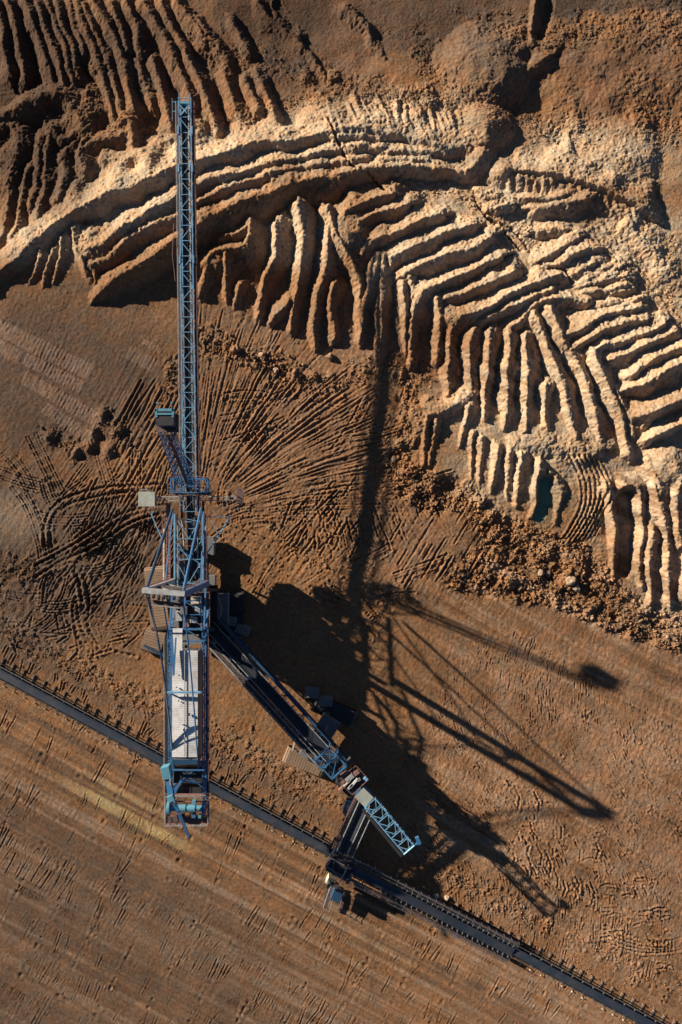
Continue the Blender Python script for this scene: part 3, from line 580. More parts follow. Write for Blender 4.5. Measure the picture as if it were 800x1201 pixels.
mixc((0.085, 0.058, 0.042), np.clip(poly_blob([(480, 30, 120, 50), (330, 80, 50, 30), (560, 10, 120, 30)]) * 1.5 - .2 + .3 * n7, 0, 1) * .8)
mixc((0.17, 0.125, 0.09), blob(575, 80, 42, 40) * .9)
mixc((0.12, 0.075, 0.048), np.clip(poly_blob([(420, 60, 50, 60), (700, 70, 100, 45)]) - .1 + .3 * n7, 0, 1) * .7)
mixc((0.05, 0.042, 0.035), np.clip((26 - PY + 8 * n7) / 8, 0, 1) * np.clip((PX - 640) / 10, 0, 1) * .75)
mixc((0.22, 0.12, 0.07), poly_blob([(700, 110, 30, 40), (780, 60, 40, 40), (410, 60, 25, 35)]) * .6)
mixc((0.095, 0.064, 0.046), np.clip(poly_blob([(60, 440, 150, 110), (20, 620, 90, 90), (120, 660, 110, 90), (30, 720, 80, 60)]) * 1.7 - .2 + .3 * n7, 0, 1) * .9)
mixc((0.12, 0.08, 0.056), np.clip(np.exp(-((D_ + 32) / 14) ** 2) * np.clip((430 - PX) / 60, 0, 1), 0, 1) * .6)
mixc((0.21, 0.12, 0.068), np.clip(poly_blob([(330, 520, 130, 110), (240, 500, 60, 90), (470, 640, 70, 60)]) * 1.6 - .3, 0, 1) * .9)
mixc((0.22, 0.14, 0.09), np.clip(poly_blob([(330, 375, 110, 30), (430, 400, 60, 30)]) * 1.3, 0, 1) * .5)
mixc((0.25, 0.165, 0.115), stripmask * .45)
mixc((0.33, 0.25, 0.18), blob(20, 605, 30, 30) * .6)

streak = np.exp(-((D_ - 78 - 5 * n7) / 9) ** 2) * np.clip((S_ - 120) / 40, 0, 1) * np.clip((305 - S_) / 30, 0, 1)
streak = np.maximum(streak, .55 * np.exp(-((D_ - 58 - 4 * n7) / 5) ** 2) * np.clip((S_ - 130) / 30, 0, 1) * np.clip((260 - S_) / 30, 0, 1))
mixc((0.13, 0.088, 0.06), np.clip(.6 * n6 + .2, 0, .6) * (D_ > 20) * np.clip((D_ - 85) / 30, 0, 1))
mixc((0.42, 0.31, 0.14), streak * 1.15 * (.75 + .25 * n8))
for dd, wd in [(64, 5), (154, 5), (210, 9), (224, 5), (-60, 8)]: mixc((0.25, 0.17, 0.11), np.exp(-((D_ - dd) / wd) ** 2) * .35 * (.6 + .4 * n7))
streaky = B1 * .75 + B2 * .55 + B3 * .35
cst = (C1 * .7 + C2 * .5 + C3 * .3) * cm
mixc((0.33, 0.205, 0.125), np.clip(cst * 1.7 - .05, 0, .8)); mixc((0.16, 0.09, 0.05), np.clip(-cst * 1.7 - .05, 0, .7))
mixc((0.33, 0.22, 0.145), np.clip(streaky * 1.3 - .1, 0, .8) * np.clip((D_ - 5) / 20, 0, 1))
mixc((0.12, 0.075, 0.048), np.clip(-streaky * 1.4 - .08, 0, .8) * np.clip((D_ - 5) / 20, 0, 1))
mixc((0.115, 0.075, 0.05), np.clip(.72 * np.clip((D_ - 70) / 70, 0, 1) * np.clip((480 - PX) / 200, 0, 1) * (.85 + .4 * n7), 0, 1))  # darker earth lower left, some corner falloff painted into the tint
mixc((0.29, 0.175, 0.105), np.clip((PX - 480) / 120, 0, 1) * np.clip((PY - 700) / 80, 0, 1) * np.clip(.42 + .5 * n7, 0, 1))
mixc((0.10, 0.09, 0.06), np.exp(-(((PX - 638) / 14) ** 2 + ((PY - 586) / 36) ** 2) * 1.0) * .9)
col *= (1 + 0.10 * n6 + 0.10 * n7 + 0.07 * n8)[..., None]
farm = np.clip((np.maximum(np.abs(X) - 84, np.abs(Y) - 124)) / 25, 0, 1)[..., None]
col = col * (1 - farm) + base * np.clip(1 + .25 * vnoise(40, 170) + .15 * vnoise(14, 171), .6, 1.4)[..., None] * farm
col = np.clip(col, 0.01, 1)

me = bpy.data.meshes.new('ground'); nv = NX * NY; nf = (NX - 1) * (NY - 1)
co = np.empty((nv, 3), np.float32); co[:, 0] = X.ravel(); co[:, 1] = Y.ravel(); co[:, 2] = H.ravel()
ii = (np.arange(NY - 1)[:, None] * NX + np.arange(NX - 1)[None, :]).ravel()
quads = np.stack([ii, ii + 1, ii + 1 + NX, ii + NX], 1).astype(np.int32)
me.vertices.add(nv); me.vertices.foreach_set('co', co.ravel()); me.loops.add(nf * 4); me.loops.foreach_set('vertex_index', quads.ravel())
me.polygons.add(nf); me.polygons.foreach_set('loop_start', np.arange(0, nf * 4, 4, dtype=np.int32))
me.update(calc_edges=True)
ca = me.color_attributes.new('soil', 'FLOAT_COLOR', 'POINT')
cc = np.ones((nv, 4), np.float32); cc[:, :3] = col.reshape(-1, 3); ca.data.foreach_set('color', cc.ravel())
me.polygons.foreach_set('use_smooth', np.ones(nf, bool))

def soil_mat(name, attr=True, colr=(0.2, 0.12, 0.07)):
    m, t, p = new_mat(name); L = t.links.new
    g = t.nodes.new('ShaderNodeNewGeometry')
    if attr: a = t.nodes.new('ShaderNodeAttribute'); a.attribute_name = 'soil'; src = a.outputs['Color']
    else:
        a = t.nodes.new('ShaderNodeRGB'); a.outputs[0].default_value = (*colr, 1); src = a.outputs[0]
    n = t.nodes.new('ShaderNodeTexNoise'); n.inputs['Scale'].default_value = 1.3; n.inputs['Detail'].default_value = 9; n.inputs['Roughness'].default_value = .72
    L(g.outputs['Position'], n.inputs['Vector'])
    mr = t.nodes.new('ShaderNodeMapRange'); mr.inputs['From Min'].default_value = .25; mr.inputs['From Max'].default_value = .75; mr.inputs['To Min'].default_value = .5; mr.inputs['To Max'].default_value = 1.5
    L(n.outputs['Fac'], mr.inputs['Value'])
    mu = t.nodes.new('ShaderNodeMix'); mu.data_type = 'RGBA'; mu.blend_type = 'MULTIPLY'; mu.inputs['Factor'].default_value = 1
    L(src, mu.inputs['A']); L(mr.outputs['Result'], mu.inputs['B'])
    # reddish and grey patches of earth
    n2 = t.nodes.new('ShaderNodeTexNoise'); n2.inputs['Scale'].default_value = .33; n2.inputs['Detail'].default_value = 6; L(g.outputs['Position'], n2.inputs['Vector'])
    r2 = t.nodes.new('ShaderNodeValToRGB'); r2.color_ramp.elements[0].color = (1.12, .98, .86, 1); r2.color_ramp.elements[1].color = (.9, 1.0, 1.1, 1)
    r2.color_ramp.elements[0].position = .38; r2.color_ramp.elements[1].position = .64; L(n2.outputs['Fac'], r2.inputs['Fac'])
    m2 = t.nodes.new('ShaderNodeMix'); m2.data_type = 'RGBA'; m2.blend_type = 'MULTIPLY'; m2.inputs['Factor'].default_value = .8
    L(mu.outputs['Result'], m2.inputs['A']); L(r2.outputs['Color'], m2.inputs['B']); L(m2.outputs['Result'], p.inputs['Base Color'])
    p.inputs['Roughness'].default_value = .95; p.inputs['Specular IOR Level'].default_value = .15
    n3 = t.nodes.new('ShaderNodeTexNoise'); n3.inputs['Scale'].default_value = 4.0; n3.inputs['Detail'].default_value = 8; n3.inputs['Roughness'].default_value = .7; L(g.outputs['Position'], n3.inputs['Vector'])
    b = t.nodes.new('ShaderNodeBump'); b.inputs['Strength'].default_value = 1.0; b.inputs['Distance'].default_value = .15
    L(n3.outputs['Fac'], b.inputs['Height']); L(b.outputs['Normal'], p.inputs['Normal'])
    return m
MS = soil_mat('soil')
MR = soil_mat('stone_earth', attr=True)
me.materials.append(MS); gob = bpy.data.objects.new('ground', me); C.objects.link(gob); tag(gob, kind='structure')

# pond
def water_mat():
    m, t, p = new_mat('pond_water'); g = t.nodes.new('ShaderNodeNewGeometry')
    n = t.nodes.new('ShaderNodeTexNoise'); n.inputs['Scale'].default_value = .5; t.links.new(g.outputs['Position'], n.inputs['Vector'])
    r = t.nodes.new('ShaderNodeValToRGB'); r.color_ramp.elements[0].color = (.06, .17, .11, 1); r.color_ramp.elements[1].color = (.15, .26, .16, 1)
    t.links.new(n.outputs['Fac'], r.inputs['Fac']); t.links.new(r.outputs['Color'], p.inputs['Base Color']); p.inputs['Roughness'].default_value = .12
    return m
def flat_poly(name, pts, z, mat):
    mm = bpy.data.meshes.new(name); mm.from_pydata([(*at(x, y, z)[:2], z) for x, y in pts], [], [list(range(len(pts)))]); mm.materials.append(mat)
    o = bpy.data.objects.new(name, mm); C.objects.link(o); return o
pond = flat_poly('water', [(626, 615), (642, 615), (650, 600), (652, 575), (645, 555), (630, 555), (626, 585)], 0.62, water_mat()); tag(pond, kind='structure')

# loose stones: rubble, one object
def ico():
    import bmesh
    bm = bmesh.new(); bmesh.ops.create_icosphere(bm, subdivisions=1, radius=1)
    v = np.array([q.co[:] for q in bm.verts]); f = np.array([[q.index for q in fc.verts] for fc in bm.faces]); bm.free(); return v, f
IV, IF = ico()
def rock_mesh(name, items, colr):
    vs, fs, cs = [], [], []; off = 0
    for (x, y, z, r, c) in items:
        v = IV * (1 + rng.uniform(-.38, .38, (len(IV), 1)))
        a = rng.normal(size=(3, 3)); q, _ = np.linalg.qr(a); v = (v * np.array([rng.uniform(.9, 1.35), rng.uniform(.5, .95), rng.uniform(.35, .75)])) @ q
        vs.append(v * r + np.array([x, y, z])); fs.append(IF + off); off += len(IV); cs.append(np.tile(np.array([*c, 1.0]), (len(IV), 1)))
    vs = np.concatenate(vs); fs = np.concatenate(fs).astype(np.int32); cs = np.concatenate(cs).astype(np.float32)
    m_ = bpy.data.meshes.new(name); m_.vertices.add(len(vs)); m_.vertices.foreach_set('co', vs.astype(np.float32).ravel())
    m_.loops.add(len(fs) * 3); m_.loops.foreach_set('vertex_index', fs.ravel()); m_.polygons.add(len(fs)); m_.polygons.foreach_set('loop_start', np.arange(0, len(fs) * 3, 3, dtype=np.int32))
    m_.update(calc_edges=True); a = m_.color_attributes.new('soil', 'FLOAT_COLOR', 'POINT'); a.data.foreach_set('color', cs.ravel()); m_.materials.append(colr)
    return m_
def soil_at(x, y):
    i = min(max(int(np.searchsorted(xs, x)), 0), NX - 1); j = min(max(int(np.searchsorted(ys, y)), 0), NY - 1); return col[j, i]
items = []
for (px, py, r) in rub_big:
    x, y, _ = at(px, py); z = zat(x, y); x, y, _ = at(px, py, z); z = zat(x, y); c = soil_at(x, y) * R.uniform(.6, 1.45)
    items.append((x, y, z + r * .1, r * R.uniform(.6, .95), c))
ro = bpy.data.objects.new('rubble', rock_mesh('rubble', items, MR)); C.objects.link(ro)
tag(ro, 'brown clods and stones scattered over the churned earth', 'rubble', kind='stuff')

#MACHINES_BEGIN
# ------------------------------------------------------------ mesh builder
class MB:
    def __init__(s): s.v = []; s.f = []
    def box(s, c, sx, sy, sz, rz=0.0, taper=1.0):
        c = Vector(c); R3 = Matrix.Rotation(rz, 3, 'Z'); n = len(s.v)
        for dz in (-.5, .5):
            k = 1.0 if dz < 0 else taper
            for dx, dy in ((-.5, -.5), (.5, -.5), (.5, .5), (-.5, .5)): s.v.append(c + R3 @ Vector((dx * sx * k, dy * sy * k, dz * sz)))
        s.f += [(n, n + 3, n + 2, n + 1), (n + 4, n + 5, n + 6, n + 7), (n, n + 1, n + 5, n + 4), (n + 1, n + 2, n + 6, n + 5), (n + 2, n + 3, n + 7, n + 6), (n + 3, n, n + 4, n + 7)]
        return s
    def beam(s, a, b, wd, ht=None, up=None):
        a = Vector(a); b = Vector(b); ht = wd if ht is None else ht; d = b - a
        if d.length < 1e-6: return s
        d.normalize(); u = Vector(up) if up else (Vector((0, 0, 1)) if abs(d.z) < .98 else Vector((0, 1, 0)))
        sd = d.cross(u).normalized(); u = sd.cross(d).normalized(); n = len(s.v)
        for p in (a, b):
            for i, j in ((-1, -1), (1, -1), (1, 1), (-1, 1)): s.v.append(p + sd * (i * wd / 2) + u * (j * ht / 2))
        s.f += [(n, n + 1, n + 2, n + 3), (n + 7, n + 6, n + 5, n + 4), (n, n + 4, n + 5, n + 1), (n + 1, n + 5, n + 6, n + 2), (n + 2, n + 6, n + 7, n + 3), (n + 3, n + 7, n + 4, n)]
        return s
    def tube(s, a, b, r, n=10, r2=None):
        a = Vector(a); b = Vector(b); r2 = r if r2 is None else r2; d = (b - a).normalized()
        u = Vector((0, 0, 1)) if abs(d.z) < .98 else Vector((0, 1, 0)); sd = d.cross(u).normalized(); u = sd.cross(d); k = len(s.v)
        for i in range(n):
            q = math.tau * i / n; e = sd * math.cos(q) + u * math.sin(q); s.v += [a + e * r, b + e * r2]
        for i in range(n):
            j = (i + 1) % n; s.f.append((k + 2 * i, k + 2 * i + 1, k + 2 * j + 1, k + 2 * j))
        s.f.append(tuple(k + 2 * i for i in range(n))); s.f.append(tuple(k + 2 * i + 1 for i in reversed(range(n))))
        return s
    def poly(s, pts, z0, z1):
        n = len(s.v); m = len(pts)
        for z in (z0, z1):
            for p in pts: s.v.append(Vector((p[0], p[1], z)))
        s.f.append(tuple(range(n + m - 1, n - 1, -1))); s.f.append(tuple(range(n + m, n + 2 * m)))
        for i in range(m): j = (i + 1) % m; s.f.append((n + i, n + j, n + m + j, n + m + i))
        return s
    def build(s, name, mat, parent=None, bevel=0.0):
        org = parent.matrix_basis.translation if parent is not None and parent.parent is None and parent.type == 'EMPTY' else Vector((0, 0, 0))
        o_ = s.org if hasattr(s, 'org') else org
        m = bpy.data.meshes.new(name); m.from_pydata([tuple(p - ROOT.get('o', Vector((0, 0, 0)))) for p in s.v], [], s.f); m.materials.append(mat); m.update()
        o = bpy.data.objects.new(name, m); C.objects.link(o)
        if parent is not None: o.parent = parent
        if bevel: 
            bv = o.modifiers.new('bevel', 'BEVEL'); bv.width = bevel; bv.segments = 2; bv.limit_method = 'ANGLE'
        return o
ROOT = {}
def root(name, label, cat, loc, group=None):
    t = thing(name, label, cat, loc, group); ROOT['o'] = Vector(loc); return t
def lerp(a, b, t): return Vector(a) * (1 - t) + Vector(b) * t
def frame(a, b):
    d = (Vector(b) - Vector(a)); d.normalize(); sd = Vector((d.y, -d.x, 0)).normalized(); return d, sd, sd.cross(d)   # along, right-hand side, up
def truss(mb, a, b, w0, w1, h0, h1, n, ch=.2, br=.1, top='z', side=True, sides=(-1, 1), cross=True):
    """box truss: a, b = centre of the top plane at both ends"""
    d, sd, up = frame(a, b)
    P = lambda t, i, j: lerp(a, b, t) + sd * (i * (w0 + (w1 - w0) * t) / 2) - up * (j * (h0 + (h1 - h0) * t))
    for i in (-1, 1):
        for j in (0, 1): mb.beam(P(0, i, j), P(1, i, j), ch)
    for k in range(n + 1):
        t = k / n
        for j in (0, 1):
            if cross: mb.beam(P(t, -1, j), P(t, 1, j), br)
        for i in sides: mb.beam(P(t, i, 0), P(t, i, 1), br)
        if k < n:
            t2 = (k + 1) / n; z = 1 if k % 2 else -1
            if top in 'zx': mb.beam(P(t, z, 0), P(t2, -z, 0), br)
            if top == 'x': mb.beam(P(t, -z, 0), P(t2, z, 0), br)
            if top == 'v': mb.beam(P(t, -1, 0), P(t2, 0, 0), br).beam(P(t, 1, 0), P(t2, 0, 0), br)
            for i in sides: mb.beam(P(t, i, k % 2), P(t2, i, 1 - k % 2), br)
    return P
def rail(mb, a, b, h=1.1, step=1.8, th=.06):
    a = Vector(a); b = Vector(b); n = max(1, int((b - a).length / step)); z = Vector((0, 0, h))
    mb.beam(a + z, b + z, th); mb.beam(a + z * .55, b + z * .55, th * .8)
    for k in range(n + 1): p = lerp(a, b, k / n); mb.beam(p, p + z, th)
def rails_round(mb, pts, **k):
    for a, b in zip(pts, pts[1:] + pts[:1]): rail(mb, a, b, **k)
def belt_mesh(mb, a, b, wd, trough=.28, n=1):
    """troughed belt with a lightly raised edge"""
    d, sd, up = frame(a, b)
    for k in range(n):
        p, q = lerp(a, b, k / n), lerp(a, b, (k + 1) / n)
        pr = [(-wd / 2, trough), (-wd * .22, 0), (wd * .22, 0), (wd / 2, trough)]; m = len(mb.v)
        for pt in (p, q):
            for x, z in pr: mb.v.append(pt + sd * x + up * z)
            for x, z in pr[::-1]: mb.v.append(pt + sd * x + up * (z - .05))
        for i in range(8): j = (i + 1) % 8; mb.f.append((m + i, m + j, m + 8 + j, m + 8 + i))
        mb.f.append(tuple(range(m + 7, m - 1, -1))); mb.f.append(tuple(range(m + 8, m + 16)))
def crawler(parent, px, py, ln, wd, ang, ht=1.9, z0=0.0, mat='shoe'):
    """crawler track, ang = heading in degrees from +x; returns the part; carries its side frame as sub-part"""
    c = Vector(at(px, py, ht)); c.z = 0; a = math.radians(ang); d = Vector((math.cos(a), math.sin(a), 0)); sd = Vector((d.y, -d.x, 0)); r = ht / 2
    mb = MB(); path = []; L = ln / 2 - r; N = 9
    for k in range(N): q = -math.pi / 2 + math.pi * k / (N - 1); path.append((L + r * math.cos(q), r + r * math.sin(q)))
    for k in range(N): q = math.pi / 2 + math.pi * k / (N - 1); path.append((-L + r * math.cos(q), r + r * math.sin(q)))
    # shoes: one overlapping plate after another round the loop
    tot = 2 * (2 * L) + math.tau * r; per = int(tot / .62); pts = []
    ls = [math.dist(path[i], path[(i + 1) % len(path)]) for i in range(len(path))]
    for k in range(per):
        q = k * sum(ls) / per; i = 0
        while q > ls[i]: q -= ls[i]; i += 1
        p0, p1 = path[i], path[(i + 1) % len(path)]; t = q / ls[i]; pts.append((p0[0] + (p1[0] - p0[0]) * t, p0[1] + (p1[1] - p0[1]) * t))
    for k in range(per):
        p, q = pts[k], pts[(k + 1) % per]; A = c + d * p[0] + Vector((0, 0, p[1] + z0)); B = c + d * q[0] + Vector((0, 0, q[1] + z0)); dd = (B - A) * .9
        mb.beam(A, A + dd, wd * R.uniform(.985, 1.0), .16 + .05 * (k % 2), up=sd.cross(dd.normalized()))
    o = mb.build('crawler', M[mat], parent)
    f = MB(); f.beam(c - d * L + Vector((0, 0, r + z0)), c + d * L + Vector((0, 0, r + z0)), wd * .8, ht * .66)
    f.build('track_frame', M['grey'], o)
    for i in (-1, 1): w_ = MB(); w_.tube(c + d * (i * L) - sd * wd * .4 + Vector((0, 0, r + z0)), c + d * (i * L) + sd * wd * .4 + Vector((0, 0, r + z0)), r * .85, 14); w_.build('sprocket', M['dark'], o)
    return o

# ------------------------------------------------------------ the spreader
XG = -32.3
def B(x, py, h):                                     # x metres right of the boom axis, row py of the photo at height h
    return Vector((XG + x, (600.5 - py) * .2 * (1 - h / CAMH), h))
sp = root('spreader', 'huge blue steel spreader with long lattice boom, mast stays and white roofed counter boom', 'mining machine', (XG, -14, 0))

# discharge boom
hA, hT = 14.6, 18.6
a, b = B(0.05, 600, hA), B(-.15, 119, hT)
boom = MB(); Pb = truss(boom, a, b, 2.75, 2.45, 1.9, 1.5, 27, .21, .12, 'z'); bo = boom.build('boom', M['pale'], sp)
bm_ = MB(); d, sd, up = frame(a, b); belt_mesh(bm_, a - up * 1.2, b - up * 1.0, 1.75, .25); bm_.build('belt', M['belt'], bo)
for i in (-1, 1):
    wk = MB(); x0, x1 = (i * 1.42, i * 2.05)
    p = lerp(a, b, 0.0) + sd * (i * 1.8) - up * 1.0; q = lerp(a, b, 1.0) + sd * (i * 1.62) - up * .9; wk.beam(p, q, .62, .06)
    for k in range(28): t = k / 27; pp = lerp(p, q, t); wk.beam(pp - sd * (i * .45) - up * .1, pp + sd * (i * .36) - up * .1, .08)
    wo = wk.build('walkway', M['grate'], bo)
    rl = MB(); rail(rl, p + sd * (i * .3), q + sd * (i * .3), 1.05, 1.9, .07); rl.build('handrail', M['steel' if i < 0 else 'rail'], wo)
for k in range(0, 42):
    t = (k + .5) / 42; c0 = lerp(a, b, t) - up * 1.25; r_ = MB(); r_.tube(c0 - sd * 1.0, c0 - sd * .35, .09, 6).tube(c0 - sd * .33, c0 + sd * .33, .09, 6).tube(c0 + sd * .35, c0 + sd * 1.0, .09, 6); r_.build('idler', M['dark'], bo)
tip = MB(); tp = lerp(a, b, 1.0); tip.tube(tp - up * 1.0 - sd * 1.05, tp - up * 1.0 + sd * 1.05, .42, 16); tip.build('head_pulley', M['teal'], bo)
hd = MB()
for i in (-1, 1): hd.beam(tp + sd * i * 1.25, tp + sd * i * 1.15 + Vector((0, 1.5, .3)), .16).beam(tp + sd * i * 1.25 - d * 3.4, tp + sd * i * 1.25 - d * .4 + Vector((0, 0, 1.1)), .14)
hd.beam(tp - sd * 1.2 + Vector((0, 0, 1.1)), tp + sd * 1.2 + Vector((0, 0, 1.1)), .14).beam(tp - sd * 1.25 - d * 3.2, tp + sd * 1.25 - d * .5, .16).beam(tp + sd * 1.25 - d * 3.2, tp - sd * 1.25 - d * .5, .16)
hd.beam(tp - sd * 2.6 - d * 4.0, tp - sd * 2.6 + d * .6, .09).beam(tp - sd * 2.6 - d * 2, tp - sd * 1.2 - d * 2, .1).beam(tp - sd * 2.6 - d * .1, tp - sd * 1.2 - d * .1, .1)
hd.build('tip_frame', M['pale'], bo)
for t in (.2, .62, .84, .93):
    for i in (-1, 1): j = MB(); p = lerp(a, b, t) + sd * i * (1.42) - up * .1; j.box(p + Vector((0, 0, .25)), .34, 1.7, .5); j.build('splice_joint', M['teal' if t < .5 else 'pale'], bo)
for (t, i) in [(.9, 1), (.52, 1), (.28, 1), (.86, -1)]: j = MB(); p = lerp(a, b, t) + sd * i * 2.5 - up * .7; j.beam(p - sd * i * .5, p, .08).box(p + Vector((0, 0, .5)), .4, .5, .5); j.build('lamp_bracket', M['grey'], bo)

# gantry at the boom root and the lattice arms of the cab
gp = MB(); h = 15.4
c = [B(-3.2, 562, h), B(4.1, 562, h), B(4.1, 578, h), B(-3.2, 578, h)]
for i in range(4): gp.beam(c[i], c[(i + 1) % 4], .22)
gp.beam(c[0], c[2], .14).beam(c[1], c[3], .14).beam((c[0] + c[1]) / 2, c[2], .14).beam((c[0] + c[1]) / 2, c[3], .14)
c2 = [p + Vector((0, 0, 2.6)) for p in c]
for i in range(4): gp.beam(c[i], c2[i], .2).beam(c2[i], c2[(i + 1) % 4], .2).beam(c[i], c2[(i + 1) % 4], .12)
gp.beam(c2[0], c2[2], .14).beam(c2[1], c2[3], .14)
go_ = gp.build('gantry', M['blue'], sp)
g2 = MB(); cc_ = [B(-4.3, 559, h), B(4.9, 559, h), B(4.9, 581, h), B(-4.3, 581, h)]
rails_round(g2, cc_, h=1.1, step=1.5); g2.build('handrail', M['rail'], go_)
g3 = MB(); g3.beam((cc_[0] + cc_[1]) / 2 * 1.0 + Vector((0, -.3, 0)), (cc_[0] + cc_[1]) / 2 + Vector((0.01, -.3, 0)), .1)
for i in (-1, 1): g3.beam(B(i * 3.6 + .3, 560, h - .1), B(i * 3.6 + .3, 580, h - .1), .9, .07)
g3.beam(B(-4.2, 579, h - .05), B(4.8, 579, h - .05), .8, .06); g3.build('walkway', M['grate'], go_)

cabp = V(193, 492, 36.6)
for (x0, x1, col_) in [(-1.6, -1.0, 'blue'), (1.0, 1.1, 'blue')]:
    am = MB(); A0 = B(x0, 572, 16.5); A1 = cabp + Vector((x1, -2.6, -1.6))
    truss(am, A0, A1, .95, .7, 1.0, .8, 12, .13, .08, 'z'); am.build('cab_arm', M['blue'], sp)
ac = MB(); ac.beam(cabp + Vector((-1.2, -2.5, -1.6)), cabp + Vector((1.3, -2.5, -1.6)), .16)
for k in range(9):
    t = k / 9; ac.beam(lerp(B(-1.6, 572, 16.0), cabp + Vector((-1, -2.6, -2.1)), t), lerp(B(1.0, 572, 16.0), cabp + Vector((1.1, -2.6, -2.1)), t), .09)
ac.beam(lerp(B(0, 570, 16), cabp + Vector((0, -2.5, -2.4)), 0), cabp + Vector((0, -2.5, -2.4)), .7, .05); ac.build('arm_gangway', M['grate'], sp)
cb = MB(); cb.box(cabp + Vector((0, .2, -1.4)), 3.0, 2.6, 2.4, 0).build('operator_cab', M['deep'], sp, .06); cabo = C.objects[-1]
k_ = MB(); k_.box(cabp + Vector((0, .2, -.14)), 3.25, 2.5, .12).build('roof', M['dark'], cabo)
k_ = MB(); k_.beam(cabp + Vector((-1.75, 1.75, -.05)), cabp + Vector((1.75, 1.75, -.05)), .5, .14).beam(cabp + Vector((-1.75, 1.0, .02)), cabp + Vector((1.75, 1.0, .02)), .3, .12).beam(cabp + Vector((-1.62, 1.9, -.05)), cabp + Vector((-1.45, .4, -.05)), .36, .14).beam(cabp + Vector((1.62, 1.9, -.05)), cabp + Vector((1.45, .4, -.05)), .36, .14).build('visor', M['teal'], cabo)
k_ = MB(); k_.box(cabp + Vector((0, 1.52, -1.2)), 2.6, .08, 1.3).build('windscreen', M['glass'], cabo)
k_ = MB(); rails_round(k_, [cabp + Vector(q) for q in ((-1.9, -1.9, -2.5), (1.9, -1.9, -2.5), (1.9, 1.4, -2.5), (-1.9, 1.4, -2.5))], h=1.1); k_.build('handrail', M['rail'], cabo)
k_ = MB(); k_.box(cabp + Vector((0, -.25, -2.62)), 4.0, 3.6, .12).build('platform', M['grate'], cabo)
for i in (-1, 1): k_ = MB(); k_.beam(cabp + Vector((i * 1.3, 1.6, 0)), cabp + Vector((i * 1.3, 3.0, .1)), .1).box(cabp + Vector((i * 1.3, 3.0, .1)), .35, .3, .3).build('floodlight', M['teal'], cabo)

# outriggers with their braces
h = 14.5
for i, xt, yt in ((-1, 172, 585), (1, 281, 584)):
    e = V(xt, yt, h); r0 = B(i * 2.4, 585, h); ob = MB(); d_, s_, u_ = frame(r0, e)
    truss(ob, r0, e, .9, .8, 1.1, .9, 5, .16, .08, 'z'); og = ob.build('outrigger', M['steel'], sp)
    br = MB()
    if i < 0: br.beam(V(177, 602, h - 1), V(194, 641, h - 1.5), .22).beam(V(181, 592, h - .5), V(178, 604, h - 1), .12)
    else: br.beam(V(270, 606, h - 1), V(241, 652, h - 1.5), .24).beam(V(280, 594, h - .6), V(270, 606, h - 1), .14).beam(V(243, 606, h - 1), V(272, 606, h - 1), .16).beam(V(264, 590, h - 1), V(246, 604, h - 1), .12).beam(V(265, 590, h - .5), V(268, 606, h - .8), .1).beam(V(245, 604, h - 1), V(258, 632, h - 1), .14)
    br.build('brace', M['pale'], og)
    en = MB(); pts = [e + Vector((i * .2 - .6, -1.3, .2)), e + Vector((i * .2 + .7, -1.3, .2)), e + Vector((i * .2 + .7, 2.0, .2)), e + Vector((i * .2 - .6, 2.0, .2))]
    rails_round(en, pts, h=1.2, step=1.2, th=.07); en.build('handrail', M['rail' if i > 0 else 'steel'], og)
    ef = MB(); ef.box(e + Vector((i * .2, .35, .1)), 1.3, 3.4, .1); ef.build('platform', M['grate'], og)
ec = MB(); e = V(172, 585.5, 16.2); ec.box(e + Vector((0, 0, -1.3)), 2.9, 2.6, 2.4).build('electrical_cabin', M['grey'], sp, .05); eo = C.objects[-1]
ec = MB(); ec.box(e, 3.5, 3.1, .14).build('roof', M['cabin'], eo, .03)
ec = MB(); ec.box(e + Vector((1.5, 0, -1.2)), .06, .8, 1.9).build('door', M['pale'], eo)

# root truss between gantry and mast: two white-blue girders, V bracing, walkway with red grating on the left
hR = 15.6
rt = MB()
for x in (-2.95, 3.05):
    rt.beam(B(x, 603, hR), B(x, 690, hR), .34, .5).beam(B(x, 603, hR - 2.6), B(x, 740, hR - 2.6), .26, .3)
    for k in range(8): rt.beam(B(x, 603 + k * 11, hR), B(x, 603 + (k + (k % 2 == 0)) * 11, hR - 2.6), .12)
for k, (y0, y1) in enumerate([(605, 632), (632, 656), (656, 684)]):
    rt.beam(B(-2.9, y0, hR), B(0, y1, hR), .15).beam(B(3.0, y0, hR), B(0, y1, hR), .15).beam(B(-2.9, y1, hR), B(3.0, y1, hR), .14)
for y in (612, 620): rt.beam(B(-.9, y, hR), B(1.2, y, hR), .12)
ro_ = rt.build('root_girder', M['pale'], sp)
r2 = MB(); r2.beam(B(-4.5, 590, hR - .8), B(-4.5, 690, hR - .8), .95, .07)
for k in range(26): r2.beam(B(-4.95, 592 + k * 3.8, hR - .73), B(-4.05, 592 + k * 3.8, hR - .73), .1, .05)
r2.build('walkway', M['rail'], ro_)
r3 = MB(); r3.beam(B(-5.45, 620, hR - .9), B(-5.5, 690, hR - .9), .3, .5).build('side_beam', M['cream'], ro_)
r4 = MB(); rail(r4, B(-5.0, 590, hR - .8), B(-5.0, 690, hR - .8)); rail(r4, B(3.9, 590, hR - .8), B(3.9, 690, hR - .8)); r4.build('handrail', M['rail'], ro_)
r5 = MB(); belt_mesh(r5, B(0.15, 596, hR - 1.6), B(0.25, 712, hR - 4.5), 1.8, .25); r5.build('belt', M['belt'], ro_)
r6 = MB()
for x in (-1.5, 1.9): r6.beam(B(x, 588, hR - 2.0), B(x, 715, hR - 4.2), .16).beam(B(x * 1.35, 588, hR - 2.4), B(x * 1.35, 715, hR - 4.4), .5, .06)
r6.build('belt_frame', M['grate'], ro_)
